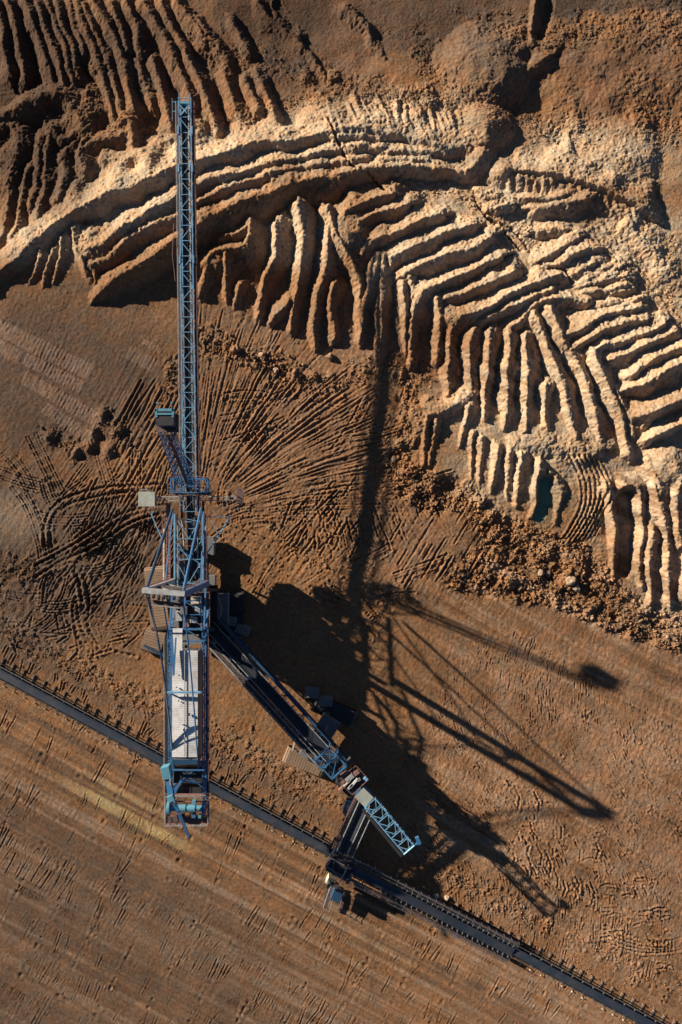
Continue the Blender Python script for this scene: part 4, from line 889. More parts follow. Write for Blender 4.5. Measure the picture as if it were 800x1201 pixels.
for k in range(14): 
    r7 = MB(); x = R.choice((-2.1, -1.9, 1.95, 2.5)); y = 600 + k * 8 + R.uniform(-2, 2); r7.box(B(x, y, hR - 2.6), R.uniform(.3, .7), R.uniform(.4, 1.2), R.uniform(.4, .9)); r7.build('junction_box', M[R.choice(['grey', 'steel', 'dark'])], ro_)

# mast: portal legs, head beam, clutter of sheaves
TL, TR = V(171, 693, 35), V(214, 697, 35)
for i, (foot, top) in enumerate(((B(-3.3, 682, 15.5), TL), (B(3.9, 684, 15.5), TR))):
    m_ = MB(); m_.beam(foot, top, 1.0, 1.15, up=(0, 1, 0)); lo = m_.build('mast_leg', M['blue' if i else 'steel'], sp)
    m_ = MB(); rail(m_, foot + Vector((-.5, .75, 0)), top + Vector((-.5, .75, 0)), h=.01, th=.12); 
    for k in range(22): t = k / 22; p = lerp(foot, top, t) + Vector((0, .68, 0)); m_.beam(p - Vector((.3, 0, 0)), p + Vector((.3, 0, 0)), .07)
    m_.build('ladder', M['rail'], lo)
mb_ = MB(); mb_.beam(TL + Vector((-.6, .1, 0)), TR + Vector((.5, .1, 0)), .9, .9).build('head_beam', M['steel'], sp); hb = C.objects[-1]
mb_ = MB(); z_ = lerp(TL, TR, .5); mb_.beam(lerp(TL, TR, .25) - Vector((0, 0, 8)), lerp(TL, TR, .98) - Vector((0, 0, 8)), .5)
mb_.beam(TL - Vector((0, 0, 7)), TR - Vector((0, 0, 13)), .3).beam(TR - Vector((0, 0, 7)), TL - Vector((0, 0, 13)), .3).beam(TL - Vector((0, 0, 1)), TR - Vector((0, 0, 7)), .3).beam(TR - Vector((0, 0, 1)), TL - Vector((0, 0, 7)), .3); mb_.build('mast_brace', M['grey'], sp)
for i in range(7):
    s__ = MB(); p = lerp(TL, TR, .08 + i * .14) + Vector((0, -1.0 + .25 * (i % 2), .1)); s__.tube(p - Vector((.16, 0, 0)), p + Vector((.16, 0, 0)), .5, 14); s__.build('sheave', M['dark'], hb)
s__ = MB(); s__.beam(TL + Vector((1.2, -2.1, -.4)), TR + Vector((-.4, -2.1, -.4)), .8, .08); s__.beam(TL + Vector((3.0, .9, .5)), TR + Vector((.2, 1.0, .5)), .3, .1).build('platform', M['grate'], hb)
s__ = MB(); rail(s__, TL + Vector((1.2, -2.5, -.4)), TR + Vector((-.4, -2.5, -.4))); s__.build('handrail', M['steel'], hb)

# stays
def cable(name, pts, r, mat):
    m_ = MB()
    for p, q in zip(pts[:-1], pts[1:]): m_.tube(p, q, r, 7)
    return m_.build(name, M[mat], sp)
cable('stay', [TL, B(-3.1, 597, 17)], .22, 'deep'); cable('stay', [TR, B(2.9, 596, 17)], .22, 'blue')
cable('stay', [TL + Vector((.3, 0, 0)), B(-3.0, 599, 17)], .12, 'deep'); cable('stay', [TR + Vector((.35, 0, 0)), B(3.2, 600, 17)], .12, 'deep')
cable('stay', [TL, V(183, 738, 30), V(190, 775, 26.5), V(198, 840, 21), V(205, 905, 17.5)], .2, 'deep'); cable('stay', [TR, V(222, 765, 28), V(228, 835, 22), V(233, 905, 18)], .16, 'blue')
cable('stay', [TL + Vector((.5, 0, 0)), V(190, 775, 26.2), V(205, 905, 17.2)], .1, 'grey')
cable('hose', [B(-2.6, 330, 16.5), B(-3.1, 300, 17), B(-2.7, 262, 17.5)], .05, 'rail')

# superstructure round the slewing axis and undercarriage
ss = MB(); ss.box(B(0, 715, 6.5), 9.0, 11, 1.0).box(B(-.1, 712, 9.9), 6.6, 9.4, 5.6)
for x in (-4.2, 4.2):
    for y in (692, 738): ss.beam(B(x, y, 7), B(x * .75, y, 15), .7)
ss.build('slewing_platform', M['dark'], sp, .05); sso = C.objects[-1]
for (x, y, hh, w_, l_, z_, mt) in [(-3.0, 706, 13.2, 1.6, 2.6, 1.4, 'grey'), (-2.6, 722, 12.8, 1.3, 2.2, 1.2, 'steel'), (-1.3, 716, 14.2, 1.4, 1.6, 1.0, 'grey'), (1.2, 704, 13.4, 2.2, 1.6, 1.2, 'cream'), (1.6, 714, 12.6, 1.6, 1.8, .9, 'steel'), (-3.1, 733, 13.0, 1.1, 2.0, 1.1, 'grey'), (3.1, 722, 12.4, 1.0, 2.8, 1.6, 'deep'), (.6, 727, 13.3, 1.4, 1.2, .9, 'steel'), (-1.0, 730, 12.5, 1.1, 1.8, 1.3, 'rail'), (2.6, 735, 13.2, .9, 1.6, .8, 'shoe')]:
    q = MB(); q.box(B(x, y, hh), w_, l_, z_, R.uniform(-.1, .1)); q.build('machinery_box', M[mt], sso, .04)
rc = MB(); rc.beam(B(.4, 632, 8.6), B(.3, 700, 7.2), 3.6, 3.4).beam(B(-2.4, 655, 9), B(-2.4, 700, 8), 1.2, 2.4).beam(B(.2, 606, 12.6), B(.2, 640, 11.0), 2.2, 1.6)
for x in (-2.6, 2.8):
    for y in (640, 660, 680): rc.beam(B(x, y, 13.2), B(x * .8, y + 14, 5.5), .4)
    rc.beam(B(x, 640, 12.5), B(x, 690, 7.5), .35).beam(B(x, 690, 12.5), B(x, 650, 7.0), .35)
rc.build('shadow_infill', M['dark'], sp)  # bulk added under the root girder to fill out the machine's shadow
for (x, y, hh, w_, l_, z_) in [(-2.3, 668, 11.5, 1.6, 4.0, 2.4), (2.2, 676, 11.0, 1.6, 3.2, 3.0), (0, 688, 11.5, 5.0, 2.6, 4.0), (-1.0, 650, 10.5, 1.5, 2.4, 1.8)]: q = MB(); q.box(B(x, y, hh), w_, l_, z_).build('equipment_house', M['grey'], sp, .05)
tr = MB(); tr.tube(B(0, 715, 4.3), B(0, 715, 6.0), 5.2, 40); tr.build('turntable', M['grey'], sp)
uc = MB(); uc.box(B(.5, 640, 2.2), 5.2, 4.2, 2.4).beam(B(.5, 645, 2.4), B(.5, 700, 2.4), 2.0, 1.2).box(B(0, 715, 3.2), 13, 7.5, 2.2).box(B(0.0, 715, 3.0), 7, 16, 1.6); uc.build('undercarriage', M['grey'], sp, .06)
for args in [(184, 703, 15, 4.4, 97), (179, 753, 5.5, 4.8, 75), (252, 722, 12, 4.2, 90), (275, 722, 11, 4.2, 90)]: crawler(sp, *args, ht=2.2, mat='shoe' if args[0] < 200 else 'dark')  # right-hand pair takes the dark material: shade put into its colour
st = MB(); st.beam(V(169, 757, 3), V(195, 770, 3), .5, .5).build('step_beam', M['deep'], sp)

for k in range(10):
    x = R.uniform(-3.4, 3.4); y = R.uniform(602, 735); q = MB(); h_ = 14.2 + R.uniform(-1, 1)
    if k % 2: q.tube(B(x, y, h_), B(x + R.uniform(-.4, .4), y + R.uniform(18, 50), h_ - .6), R.uniform(.06, .12), 6)
    else: q.tube(B(x, y, h_), B(x + R.uniform(-3, 3), y + R.uniform(-4, 4), h_ + .3), R.uniform(.05, .1), 6)
    q.build('pipe', M[R.choice(['steel', 'rail', 'pale', 'cream'])], sp)
for (x0, y0_, x1, y1_) in [(-3.6, 694, 4.4, 694), (-3.6, 734, -3.6, 696), (4.4, 696, 4.4, 734), (-2.2, 640, 2.4, 640), (-5.6, 600, -5.6, 686)]:
    q = MB(); rail(q, B(x0, y0_, 14.6), B(x1, y1_, 14.6), 1.1, 1.5, .07); q.build('handrail', M['rail'], sp)
for (x0, y0_, h0_, x1, y1_, h1_) in [(-3.2, 600, 16, -3.3, 680, 22), (3.2, 600, 16, 3.9, 684, 22), (-3.0, 640, 15.6, 3.2, 664, 15.9), (-3.4, 700, 24, -3.5, 745, 18.5), (3.9, 700, 24, 3.8, 745, 18.5)]:
    q = MB(); q.beam(B(x0, y0_, h0_), B(x1, y1_, h1_), .22); q.build('tower_brace', M['blue'], sp)
# counter boom with machinery house
hC = 19.2
cbm = MB()
for x in (-3.45, 3.75):
    A0, A1 = B(x, 737, hC - 1.2), B(x + (.15 if x < 0 else 0), 938, hC - 1.6)
    truss(cbm, A0, A1, .75, .7, 2.2, 2.0, 22, .19, .1, 'z')
    cbm.beam(A0 - Vector((0, 0, 2.3)), A0 + Vector((0, 3.2, -4.2)), .4)
for y in (738, 752, 812, 893, 903): cbm.beam(B(-3.7, y, hC - .9), B(3.9, y, hC - .9), .3)
cbm.beam(B(-3.4, 895, hC - 2), B(3.7, 925, hC - 2), .16).beam(B(3.6, 895, hC - 2), B(-3.4, 925, hC - 2), .16)
for k in range(3): cbm.beam(B(-.6, 705 + k * 16, hC - 2.5), B(3.6, 720 + k * 16, hC - 2.5), .14).beam(B(-.6, 705 + k * 16, hC - 2.5), B(3.6, 705 + k * 16, hC - 2.5), .14)
cbm.beam(B(3.7, 690, 16.2), B(3.75, 740, hC - 1.2), .35).beam(B(-3.3, 690, 16.2), B(-3.45, 740, hC - 1.2), .35).beam(B(-.6, 697, 16.2), B(-.6, 745, hC - 1.2), .28)
cbo = cbm.build('counter_boom', M['blue'], sp)
for i in (-1, 1):
    w_ = MB(); w_.beam(B(i * 4.35 + .1, 745, hC - 1.6), B(i * 4.35 + .1, 930, hC - 1.8), .6, .06); wo = w_.build('walkway', M['dark'], cbo)
    w_ = MB(); rail(w_, B(i * 4.62 + .1, 745, hC - 1.6), B(i * 4.62 + .1, 930, hC - 1.8), th=.06); w_.build('handrail', M['steel' if i < 0 else 'rail'], wo)
hz = MB(); hz.box((B(.05, 763, 16.4) + B(.05, 887, 16.4)) / 2, 4.9, (763 - 887) * -.2 * (1 - 16.4 / CAMH), 5.0).build('machine_house', M['grey'], sp); mh = C.objects[-1]
rf = MB(); y0, y1 = B(0, 763, hC).y, B(0, 888, hC).y; N = 46; xw = 2.66; cx0 = XG + .0
for k in range(N):      # folded sheets, ridge in the middle
    ya, yb = y0 + (y1 - y0) * k / N, y0 + (y1 - y0) * (k + .93) / N; n = len(rf.v)
    for yy in (ya, yb):
        for x, z in ((-xw, hC - .12), (0, hC + .0), (xw, hC - .12)): rf.v.append(Vector((cx0 + x, yy, z)))
    rf.f += [(n, n + 1, n + 4, n + 3), (n + 1, n + 2, n + 5, n + 4)]
    rf.beam(Vector((cx0 - xw, yb, hC - .12)), Vector((cx0, yb, hC + .0)), .09, .05).beam(Vector((cx0, yb, hC + .0)), Vector((cx0 + xw, yb, hC - .12)), .09, .05)
rf.build('roof', M['white'], mh); rfo = C.objects[-1]
q = MB(); q.beam(Vector((cx0, y0, hC + .2)), Vector((cx0, y1, hC + .2)), .16, .06).build('ridge_cap', M['steel'], rfo)
q = MB(); q.poly([tuple(B(-3.0, 736, 0).xy), (0, 0)], 0, 0) if False else q.box(B(-1.6, 750, hC - .5), 2.0, 4.6, .12, .0).build('roof_extension', M['white'], mh)
for (x, y) in [(-.1, 856), (-1.1, 792), (1.0, 838), (-1.6, 806), (-1.2, 822), (-.2, 850)]: q = MB(); q.box(B(x, y, hC + .3), .22 if x < -.2 else .3, .5 if x > -.2 else .22, .3); q.build('roof_vent', M['blue' if y > 845 else 'dark'], rfo)
q = MB(); q.box(B(0, 891, hC - 1.5), 5.2, 1.0, 3).build('end_wall', M['deep'], mh)
q = MB(); q.beam(B(-3.3, 812, hC + 1.0), B(3.5, 812, hC + 1.0), .4, .35)
for x in (-3.4, 3.6): q.beam(B(x, 812, hC - 1.2), B(x, 812, hC + 1.1), .28)
q.build('cross_frame', M['pale'], sp)
q = MB(); q.beam(B(-2.5, 748, hC + .6), B(-2.1, 792, hC + .8), .4, .3).beam(B(-1.7, 748, hC + .6), B(-2.1, 792, hC + .8), .3, .3); q.build('service_jib', M['blue'], sp)
ct = MB(); ct.box(B(0.2, 905, 15.2), 6.0, 3.4, 4.0).box(B(0.2, 925, 15.0), 5.4, 2.2, 3.0); ct.build('counterweight', M['dark'], sp, .05)

# winch platform
hw = 17.6; wp = MB(); wpts = [B(-4.4, 932, hw), B(4.6, 932, hw), B(4.6, 966, hw), B(-4.4, 966, hw)]
for i in range(4): wp.beam(wpts[i], wpts[(i + 1) % 4], .28, .4)
wp.beam(B(-4.4, 940, hw - .2), B(4.6, 940, hw - .2), .2).beam(B(-4.4, 957, hw - .2), B(4.6, 957, hw - .2), .2)
for k in range(7): wp.beam(B(-4.2 + k * 1.4, 958, hw), B(-4.2 + k * 1.4, 965, hw), .12)
wp.beam(B(0, 962, hw), B(.1, 962, hw), .1); wo = wp.build('winch_platform', M['rail'], sp)
q = MB(); q.beam(B(0, 961, hw), B(0.01, 961, hw), .1); q.box(B(0.1, 961.5, hw + .05), 8.6, 1.2, .06).build('grating', M['grate'], wo)
q = MB(); rails_round(q, wpts, h=1.1, step=1.4, th=.07); q.build('handrail', M['steel'], wo)
q = MB(); q.tube(B(-3.2, 948, hw + 1.0), B(3.8, 948, hw + 1.0), .62, 18).tube(B(-1.6, 948, hw + 1.0), B(.1, 948, hw + 1.0), .78, 18).tube(B(.6, 948, hw + 1.0), B(2.1, 948, hw + 1.0), .78, 18).build('winch_drum', M['teal'], wo)
for x in (-3.4, 3.9): q = MB(); q.tube(B(x - .28, 947, hw + 1.0), B(x + .28, 947, hw + 1.0), 1.5, 20).build('gear_wheel', M['teal' if x < 0 else 'blue'], wo)
for (x, y, s_) in [(-2.4, 940, .9), (1.8, 940, .8), (-.6, 957, .7), (1.7, 956, .8), (3.0, 957, .6)]: q = MB(); q.box(B(x, y, hw + .6), s_, s_ * 1.1, 1.0).build('winch_motor', M[R.choice(['teal', 'blue', 'steel', 'dark'])], wo, .05)
# crane on the counter boom
cr = MB(); cr.box(B(-3.2, 905, hC + 1.9), 1.75, 2.6, 1.9, .22).build('crane_housing', M['teal'], sp, .08); cro = C.objects[-1]
q = MB(); q.beam(B(-3.0, 911, hC + 2.2), B(-2.0, 937, hC + 2.6), 1.1, .7).beam(B(-2.2, 935, hC + 2.6), B(-.2, 915, hC + 2.0), .6, .6).beam(B(-.2, 915, hC + 2.0), B(3.2, 919, hC + 1), .3, .3).build('crane_arm', M['blue'], cro)
q = MB(); q.beam(B(-2.3, 930, hC + 2.4), B(-2.4, 912, hC + 2.7), .3, .3).build('hydraulic_ram', M['steel'], cro)
q = MB(); q.box(B(-2.1, 936, hC + 2.8), 1.3, 1.3, 1.0, .4).build('crane_knuckle', M['teal'], cro, .06)
q = MB(); truss(q, B(-1.9, 938, hC + 2.6), B(1.3, 982, hC + 2.0), .55, .3, .6, .3, 8, .12, .07, 'z'); q.build('crane_jib', M['blue'], cro)

# ------------------------------------------------------------ bridge conveyor between spreader and belt line
br0, br1 = V(246, 733, 7.5), V(402, 903, 11.0)
bc = root('bridge_conveyor', 'long dark covered conveyor bridge running from under the spreader down to a blue lattice end', 'conveyor bridge', (-15, -45, 0))
d, sd, up = frame(br0, br1)             # sd = left side of the picture going down? (right-hand of travel)
q = MB(); truss(q, br0, br1, 4.2, 4.0, 3.4, 2.6, 15, .26, .14, 'z', cross=True)
bro = q.build('bridge_truss', M['deep'], bc)
q = MB(); belt_mesh(q, br0 + up * .35, br1 + up * .35, 2.2, .3); q.build('belt', M['belt'], bro)
q = MB(); q.beam(br0 + sd * 2.6 + up * .1, lerp(br0, br1, .93) + sd * 2.6 + up * .1, 1.1, .08)
walk = q.build('walkway', M['grate'], bro)
for o_ in (2.05, 3.15): q = MB(); rail(q, br0 + sd * o_ + up * .1, lerp(br0, br1, .93) + sd * o_ + up * .1, th=.06); q.build('handrail', M['steel'], walk)
q = MB(); q.beam(br0 + sd * 3.4, lerp(br0, br1, .93) + sd * 3.4, .4, .7).build('edge_beam', M['grey'], bro)
q = MB(); q.beam(br0 - sd * 2.3 + up * .25, lerp(br0, br1, .75) - sd * 2.3 + up * .25, .5, .9); q.build('cable_duct', M['deep'], bro)
q = MB(); q.beam(br0 - sd * 1.25 + up * .7, br1 - sd * 1.25 + up * .7, .12).beam(br0 + sd * 1.25 + up * .7, br1 + sd * 1.25 + up * .7, .12).build('belt_edge_rail', M['steel'], bro)
for i in (-1, 1): q = MB(); q.beam(lerp(br0, br1, .02) + sd * i * 2.0 - up * 1.7, lerp(br0, br1, .9) + sd * i * 2.0 - up * 1.4, .06, 2.4); q.build('side_cladding', M['dark'], bro)
for k in range(38):
    p = lerp(br0, br1, (k + .5) / 38) + up * .3; q = MB(); q.beam(p - sd * 1.5 - up * .1, p + sd * 1.5 - up * .1, .1, .1); q.build('idler', M['dark'], bro)
for k in range(16): q = MB(); p = lerp(br0, br1, R.random() * .9) + sd * R.choice((1.5, 1.75, 3.0)) + up * .5; q.box(p, .25, .25, .4); q.build('lamp', M['steel'], bro)
# portal frame, transfer head, cab
pf = MB(); pa, pb = V(378, 884, 13.0), V(398, 906, 13.0); d2, s2, u2 = frame(pa, pb)
PP = lambda t, i, j: lerp(pa, pb, t) + s2 * i * 2.1 + u2 * j
for t in (0, .45, 1):
    pf.beam(PP(t, -1, 0), PP(t, 1, 0), .3)
    for i in (-1, 1): pf.beam(PP(t, i, 0), PP(t, i, -3), .25)
for i in (-1, 1): pf.beam(PP(0, i, 0), PP(1, i, 0), .3)
pf.beam(PP(0, -1, 0), PP(.45, 0, 0), .14).beam(PP(0, 1, 0), PP(.45, 0, 0), .14).beam(PP(0, 0, 0), PP(.45, -1, 0), .14).beam(PP(0, 0, 0), PP(.45, 1, 0), .14).beam(PP(.45, -1, 0), PP(1, 1, 0), .14)
pf.build('portal_frame', M['blue'], bc)
th = MB(); th.box(V(412, 915, 10.2), 4.6, 5.2, 3.0, math.radians(-47)).build('transfer_chute', M['dark'], bc, .05); tho = C.objects[-1]
for (x, y, w_, l_, mt) in [(404, 908, .9, 1.6, 'rail'), (410, 912, 1.0, 2.0, 'steel'), (415, 918, .5, 2.6, 'white'), (407, 918, .4, 2.2, 'cream'), (402, 916, .9, .9, 'rail'), (418, 906, .9, 1.3, 'rail'), (411, 922, .5, 1.5, 'steel'), (421, 914, .6, .8, 'grey'), (429, 913, .9, .7, 'pale'), (400, 925, .5, 1.2, 'rail')]:
    q = MB(); q.box(V(x, y, 12.2), w_, l_, .8, math.radians(-45 + R.uniform(-8, 8))); q.build('drive_unit', M[mt], tho, .03)
q = MB(); rails_round(q, [V(397, 915, 11.5), V(413, 930, 11.5), V(432, 912, 11.5), V(417, 896, 11.5)], h=1.1, step=1.3, th=.08); q.build('handrail', M['rail'], tho)
q = MB(); q.beam(V(398, 903, 12.4), V(411, 888, 12.4), .3).build('side_boom', M['grey'], tho)
kb = MB(); kb.box(V(427, 935, 12.0) + Vector((0, 0, -1.3)), 2.6, 2.6, 2.4, math.radians(-45)).build('control_cabin', M['blue'], bc, .05); kbo = C.objects[-1]
kb = MB(); kb.box(V(427, 935, 12.4), 3.1, 2.8, .15, math.radians(-45)).build('roof', M['cabin'], kbo)
kb = MB(); kb.beam(V(424, 925, 12.2), V(417, 933, 12.2), .6, .3).build('visor', M['blue'], kbo)
# light lattice nose
n0, n1 = V(434, 942, 12.8), V(480, 997, 13.4); nz = MB(); truss(nz, n0, n1, 3.0, 2.7, 1.3, 1.0, 6, .2, .13, 'v'); no = nz.build('nose_truss', M['pale'], bc)
dn, sn, un = frame(n0, n1)
q = MB(); q.tube(n1 - sn * 1.5, n1 + sn * 1.5, .2, 12).build('nose_pulley', M['teal'], no)
q = MB(); q.beam(n1 - sn * 1.7, n1 - sn * 2.6, .3).box(n1 - sn * 2.5 + Vector((0, .6, .3)), .8, 1.6, .7, .4).build('tensioner', M['blue'], no)
q = MB(); q.beam(n0 + sn * 2.1, lerp(n0, n1, 1) + sn * 2.1, .6, .05)
q.build('walkway', M['dark'], no)
# support carriage
for (x, y, ln, a_) in [(358, 894, 10.2, -22), (392, 835, 10.4, -22)]: crawler(bc, x, y, ln, 3.7, a_, ht=1.9, mat='shoe' if x < 370 else 'dark')  # far crawler coloured dark to stand for the bridge's shade on it
q = MB(); q.box(V(375, 866, 3.0), 4.5, 11, 1.2, math.radians(-32)).tube(V(375, 866, 3.0), V(378, 868, 6.6), 2.0, 20)
for s_ in ((-1, -1), (1, -1), (1, 1), (-1, 1)): q.beam(V(375, 866, 3.4) + Vector((s_[0] * 1.6, s_[1] * 2.8, 0)), V(378, 870, 7.4) + sd * s_[0] * 1.9 + d * s_[1] * 1.5, .35)
q.build('carriage_frame', M['grey'], bc)
q = MB(); q.beam(V(346, 868, 3.0), V(343, 880, 2.6), .4).build('access_ladder', M['cream'], bc)
q = MB(); q.beam(V(389, 893, 3.0), V(386, 908, 2.0), .25).build('access_ladder', M['cream'], bc)
for (x, y, h_) in [(270, 727, 3.2), (285, 738, 3), (366, 812, 2.6), (382, 822, 2.4)]: q = MB(); q.box(V(x, y, h_ / 2), 3.2, 2.0, h_, R.uniform(-.4, 0)); q.build('equipment_box', M['grey'], bc, .05)

# discharge conveyor from the transfer head to the tripper
t0, t1 = V(428, 940, 8.5), V(401, 1000, 6.2)
tc = root('feeder_conveyor', 'short steep dark conveyor linking the bridge cabin to the tripper hopper', 'conveyor', tuple(Vector((t0.x, t0.y, 0))))
q = MB(); truss(q, t0 - Vector((0, 0, .5)), t1 - Vector((0, 0, .5)), 2.9, 2.9, 1.6, 1.4, 6, .2, .12, 'n'); fo = q.build('frame', M['grey'], tc)
q = MB(); belt_mesh(q, t0, t1, 2.1, .3, 1); q.build('belt', M['belt'], fo)
d3, s3, u3 = frame(t0, t1)
for i in (-1, 1):
    q = MB(); q.beam(t0 + s3 * i * 2.1 - u3 * .3, t1 + s3 * i * 2.1 - u3 * .3, .8, .07).build('walkway', M['grate'], fo)
    q = MB(); rail(q, t0 + s3 * i * 2.5 - u3 * .3, t1 + s3 * i * 2.5 - u3 * .3, th=.07); q.build('handrail', M['steel' if i < 0 else 'rail'], fo)
    q = MB(); q.beam(t0 + s3 * i * 1.25 + u3 * .35, t1 + s3 * i * 1.25 + u3 * .35, .12, .4).build('skirt_board', M['steel'], fo)
for k in range(12): p = lerp(t0, t1, (k + .5) / 12); q = MB(); q.beam(p - s3 * 1.4 + u3 * .02, p + s3 * 1.4 + u3 * .02, .1); q.build('idler', M['dark'], fo)
for t in (.3, .85):
    q = MB(); p = lerp(t0, t1, t)
    for i in (-1, 1): q.beam(p + s3 * i * 1.3 - u3 * 1, Vector((p.x, p.y, 0)) + s3 * i * 1.5, .22)
    q.build('trestle', M['grey'], tc)
q = MB(); q.box(V(409, 946, 6.5), 1.9, 3.2, 1.6, -.3); q.build('motor_house', M['deep'], tc, .05)
q = MB(); q.box(V(412, 958, 5.0), 2.4, 7.5, .3, -.36).build('service_deck', M['grate'], tc)
for k in range(6): q = MB(); q.box(V(406 + R.uniform(-3, 3), 950 + k * 6, 5.6), R.uniform(.4, 1), R.uniform(.5, 1.2), .8, R.random()); q.build('deck_box', M[R.choice(['dark', 'grey', 'deep'])], tc)

# ------------------------------------------------------------ main belt line
def L0(s, off=0.0, h=0.0):               # metres along the belt line from its first visible point, offset to the right of travel
    p = V(0, 786, 0) + Vector((.8803, -.4744, 0)) * s + Vector((-.4744, -.8803, 0)) * off; p.z = h; return p
def cz_(s):                               # belt height: lifted over the tripper
    if s < 84: return .95
    if s < 91: return .95 + (s - 84) / 7 * 1.0
    return .95
def slope(s): return -.0
line = root('belt_line', 'long straight blue black conveyor belt line crossing the muddy ground on steel sleepers', 'conveyor', tuple(L0(90)))
SA, SB = -40, 89; 
q = MB(); belt_mesh(q, L0(SA, 0, 1.15), L0(SB, 0, 1.5), 1.75, .22); q.build('belt', M['mbelt'], line)
q = MB(); belt_mesh(q, L0(117, 0, 1.7), L0(300, 0, 1.15), 1.75, .22); q.build('belt', M['mbelt'], line)
q = MB()
for a_, b_ in ((SA, SB), (117, 300)):
    for i in (-1, 1): q.beam(L0(a_, i * 1.15, 1.0), L0(b_, i * 1.15, 1.0), .16, .3).beam(L0(a_, i * 1.75, .55), L0(b_, i * 1.75, .55), .14, .16)
q.build('stringer', M['dark'], line)
q = MB(); q.beam(L0(SA, -1.35, 1.35), L0(SB, -1.35, 1.35), .12).beam(L0(SA, 1.4, 1.3), L0(SB, 1.4, 1.3), .08).beam(L0(117, -1.35, 1.35), L0(300, -1.35, 1.35), .12).beam(L0(117, 1.4, 1.3), L0(300, 1.4, 1.3), .1).build('side_rail', M['grey'], line)
sl_m = MB(); sl_m.v = []; ROOT['o'] = Vector((0, 0, 0))
ang0 = math.atan2(-.4744, .8803)
sm = MB(); sm.box((0, 0, 0), .42, 5.2, .26, 0).box((0, 2.2, .22), .3, .3, .36).box((0, -2.2, .22), .3, .3, .36); smesh = sm.build('sleeper', M['mudsteel'], None); 
im = MB(); im.tube((0, -.95, .12), (0, -.36, 0), .08, 6).tube((0, -.34, 0), (0, .34, 0), .08, 6).tube((0, .36, 0), (0, .95, .12), .08, 6).beam((0, -1.25, 0), (0, -1.0, .3), .08).beam((0, 1.25, 0), (0, 1.0, .3), .08).beam((0, -1.2, -.08), (0, 1.2, -.08), .1); imesh = im.build('idler', M['grey'], None)
lm = MB(); lm.box((0, 0, 0), .26, .22, .3); lmesh = lm.build('post', M['cream'], None)
lo_ = Vector(L0(90)); lo_.z = 0; first = [True, True, True]
def place(src, idx, p, rz):
    if first[idx]: o = src; first[idx] = False
    else: o = src.copy(); C.objects.link(o)
    o.parent = line; o.location = p - lo_; o.rotation_euler = (0, 0, rz); return o
svals = [s for s in np.arange(-6, 206, 2.75) if not (90 < s < 116)]
for s in svals:
    p = L0(s, -.35, 0); place(smesh, 0, Vector((p.x, p.y, zat(p.x, p.y) + .12)), ang0 + R.uniform(-.04, .04))
    place(imesh, 1, L0(s + .9, 0, 1.0), ang0)
    if R.random() < .75: p = L0(s + .3, 2.75 + R.uniform(-.15, .15), 0); place(lmesh, 2, Vector((p.x, p.y, zat(p.x, p.y) + .2)), ang0 + R.uniform(-.3, .3))

# ------------------------------------------------------------ tripper car on the belt line
tp_ = root('tripper_car', 'dark tripper car with cream panel and raised belt straddling the conveyor line', 'tripper car', tuple(L0(92)))
hp = MB(); pc = V(398, 1004, 5)
hp.box(V(399, 1012, 3.6), 5.2, 4.4, 3.8, ang0).build('hopper', M['dark'], tp_, .06); hpo = C.objects[-1]
q = MB(); q.box(V(396, 999, 4.4), 2.0, 2.2, .8, ang0).build('deflector', M['steel'], hpo, .1)
q = MB(); q.beam(V(388, 1006, 5.8), V(404, 1015, 5.8), .3).beam(V(382, 1016, 5.8), V(402, 1028, 5.8), .3).beam(V(388, 1006, 5.8), V(382, 1016, 5.8), .3).beam(V(392, 1008, 5.8), V(390, 1022, 5.8), .15).build('hopper_rim', M['grey'], hpo)
q = MB(); q.beam(V(409, 1014, 6.2), V(399, 1034, 6.2), .22).build('gantry_beam', M['steel'], tp_)
w0, w1 = V(398, 1012, 5.4), V(602, 1117, 1.9)
dw, sw, uw = frame(w0, w1)
q = MB(); truss(q, w0 - Vector((0, 0, .4)), w1 - Vector((0, 0, .3)), 3.0, 2.6, 1.8, .8, 16, .2, .12, 'n'); tf = q.build('raised_frame', M['dark'], tp_)
q = MB(); belt_mesh(q, w0, w1, 1.9, .25); q.build('belt', M['mbelt'], tf)
for i in (-1, 1):
    q = MB(); q.beam(w0 + sw * i * 2.3 - uw * .2, w1 + sw * i * 2.3 - uw * .2, .75, .07); wk = q.build('walkway', M['grate'], tf)
    q = MB(); rail(q, w0 + sw * i * 2.65 - uw * .2, w1 + sw * i * 2.65 - uw * .2, 1.1, 2.0, .09); rail(q, w0 + sw * i * 1.9 - uw * .2, w1 + sw * i * 1.9 - uw * .2, 1.1, 2.0, .06); q.build('handrail', M['grey'], wk)
for k in range(34): p = lerp(w0, w1, (k + .5) / 34) + uw * .05; q = MB(); q.beam(p - sw * 1.45 - uw * .12, p + sw * 1.45 - uw * .12, .08, .08).box(p + sw * 1.5, .22, .22, .3).box(p - sw * 1.5, .2, .2, .3); q.build('idler', M['grey'], tf)
for k in range(8):
    q = MB(); t = (k + .5) / 8; p = lerp(w0, w1, t)
    for i in (-1, 1): q.beam(p + sw * i * 1.4 - uw * .8, Vector((p.x, p.y, .2)) + sw * i * 1.9, .2)
    q.beam(Vector((p.x, p.y, .35)) - sw * 2.2, Vector((p.x, p.y, .35)) + sw * 2.2, .25); q.build('leg_frame', M['grey'], tp_)
q = MB(); a0, b0 = V(470, 1038, 2.6), V(570, 1090, 1.4)
for k in range(13): p = lerp(a0, b0, k / 12); q.beam(p, p - sw * -1.6, .14).beam(p - Vector((0, 0, 1.6)), p + Vector((0, 0, .8)), .12)
q.beam(a0, b0, .14).beam(a0 + sw * 1.6, b0 + sw * 1.6, .14).build('outer_rack', M['steel'], tp_)
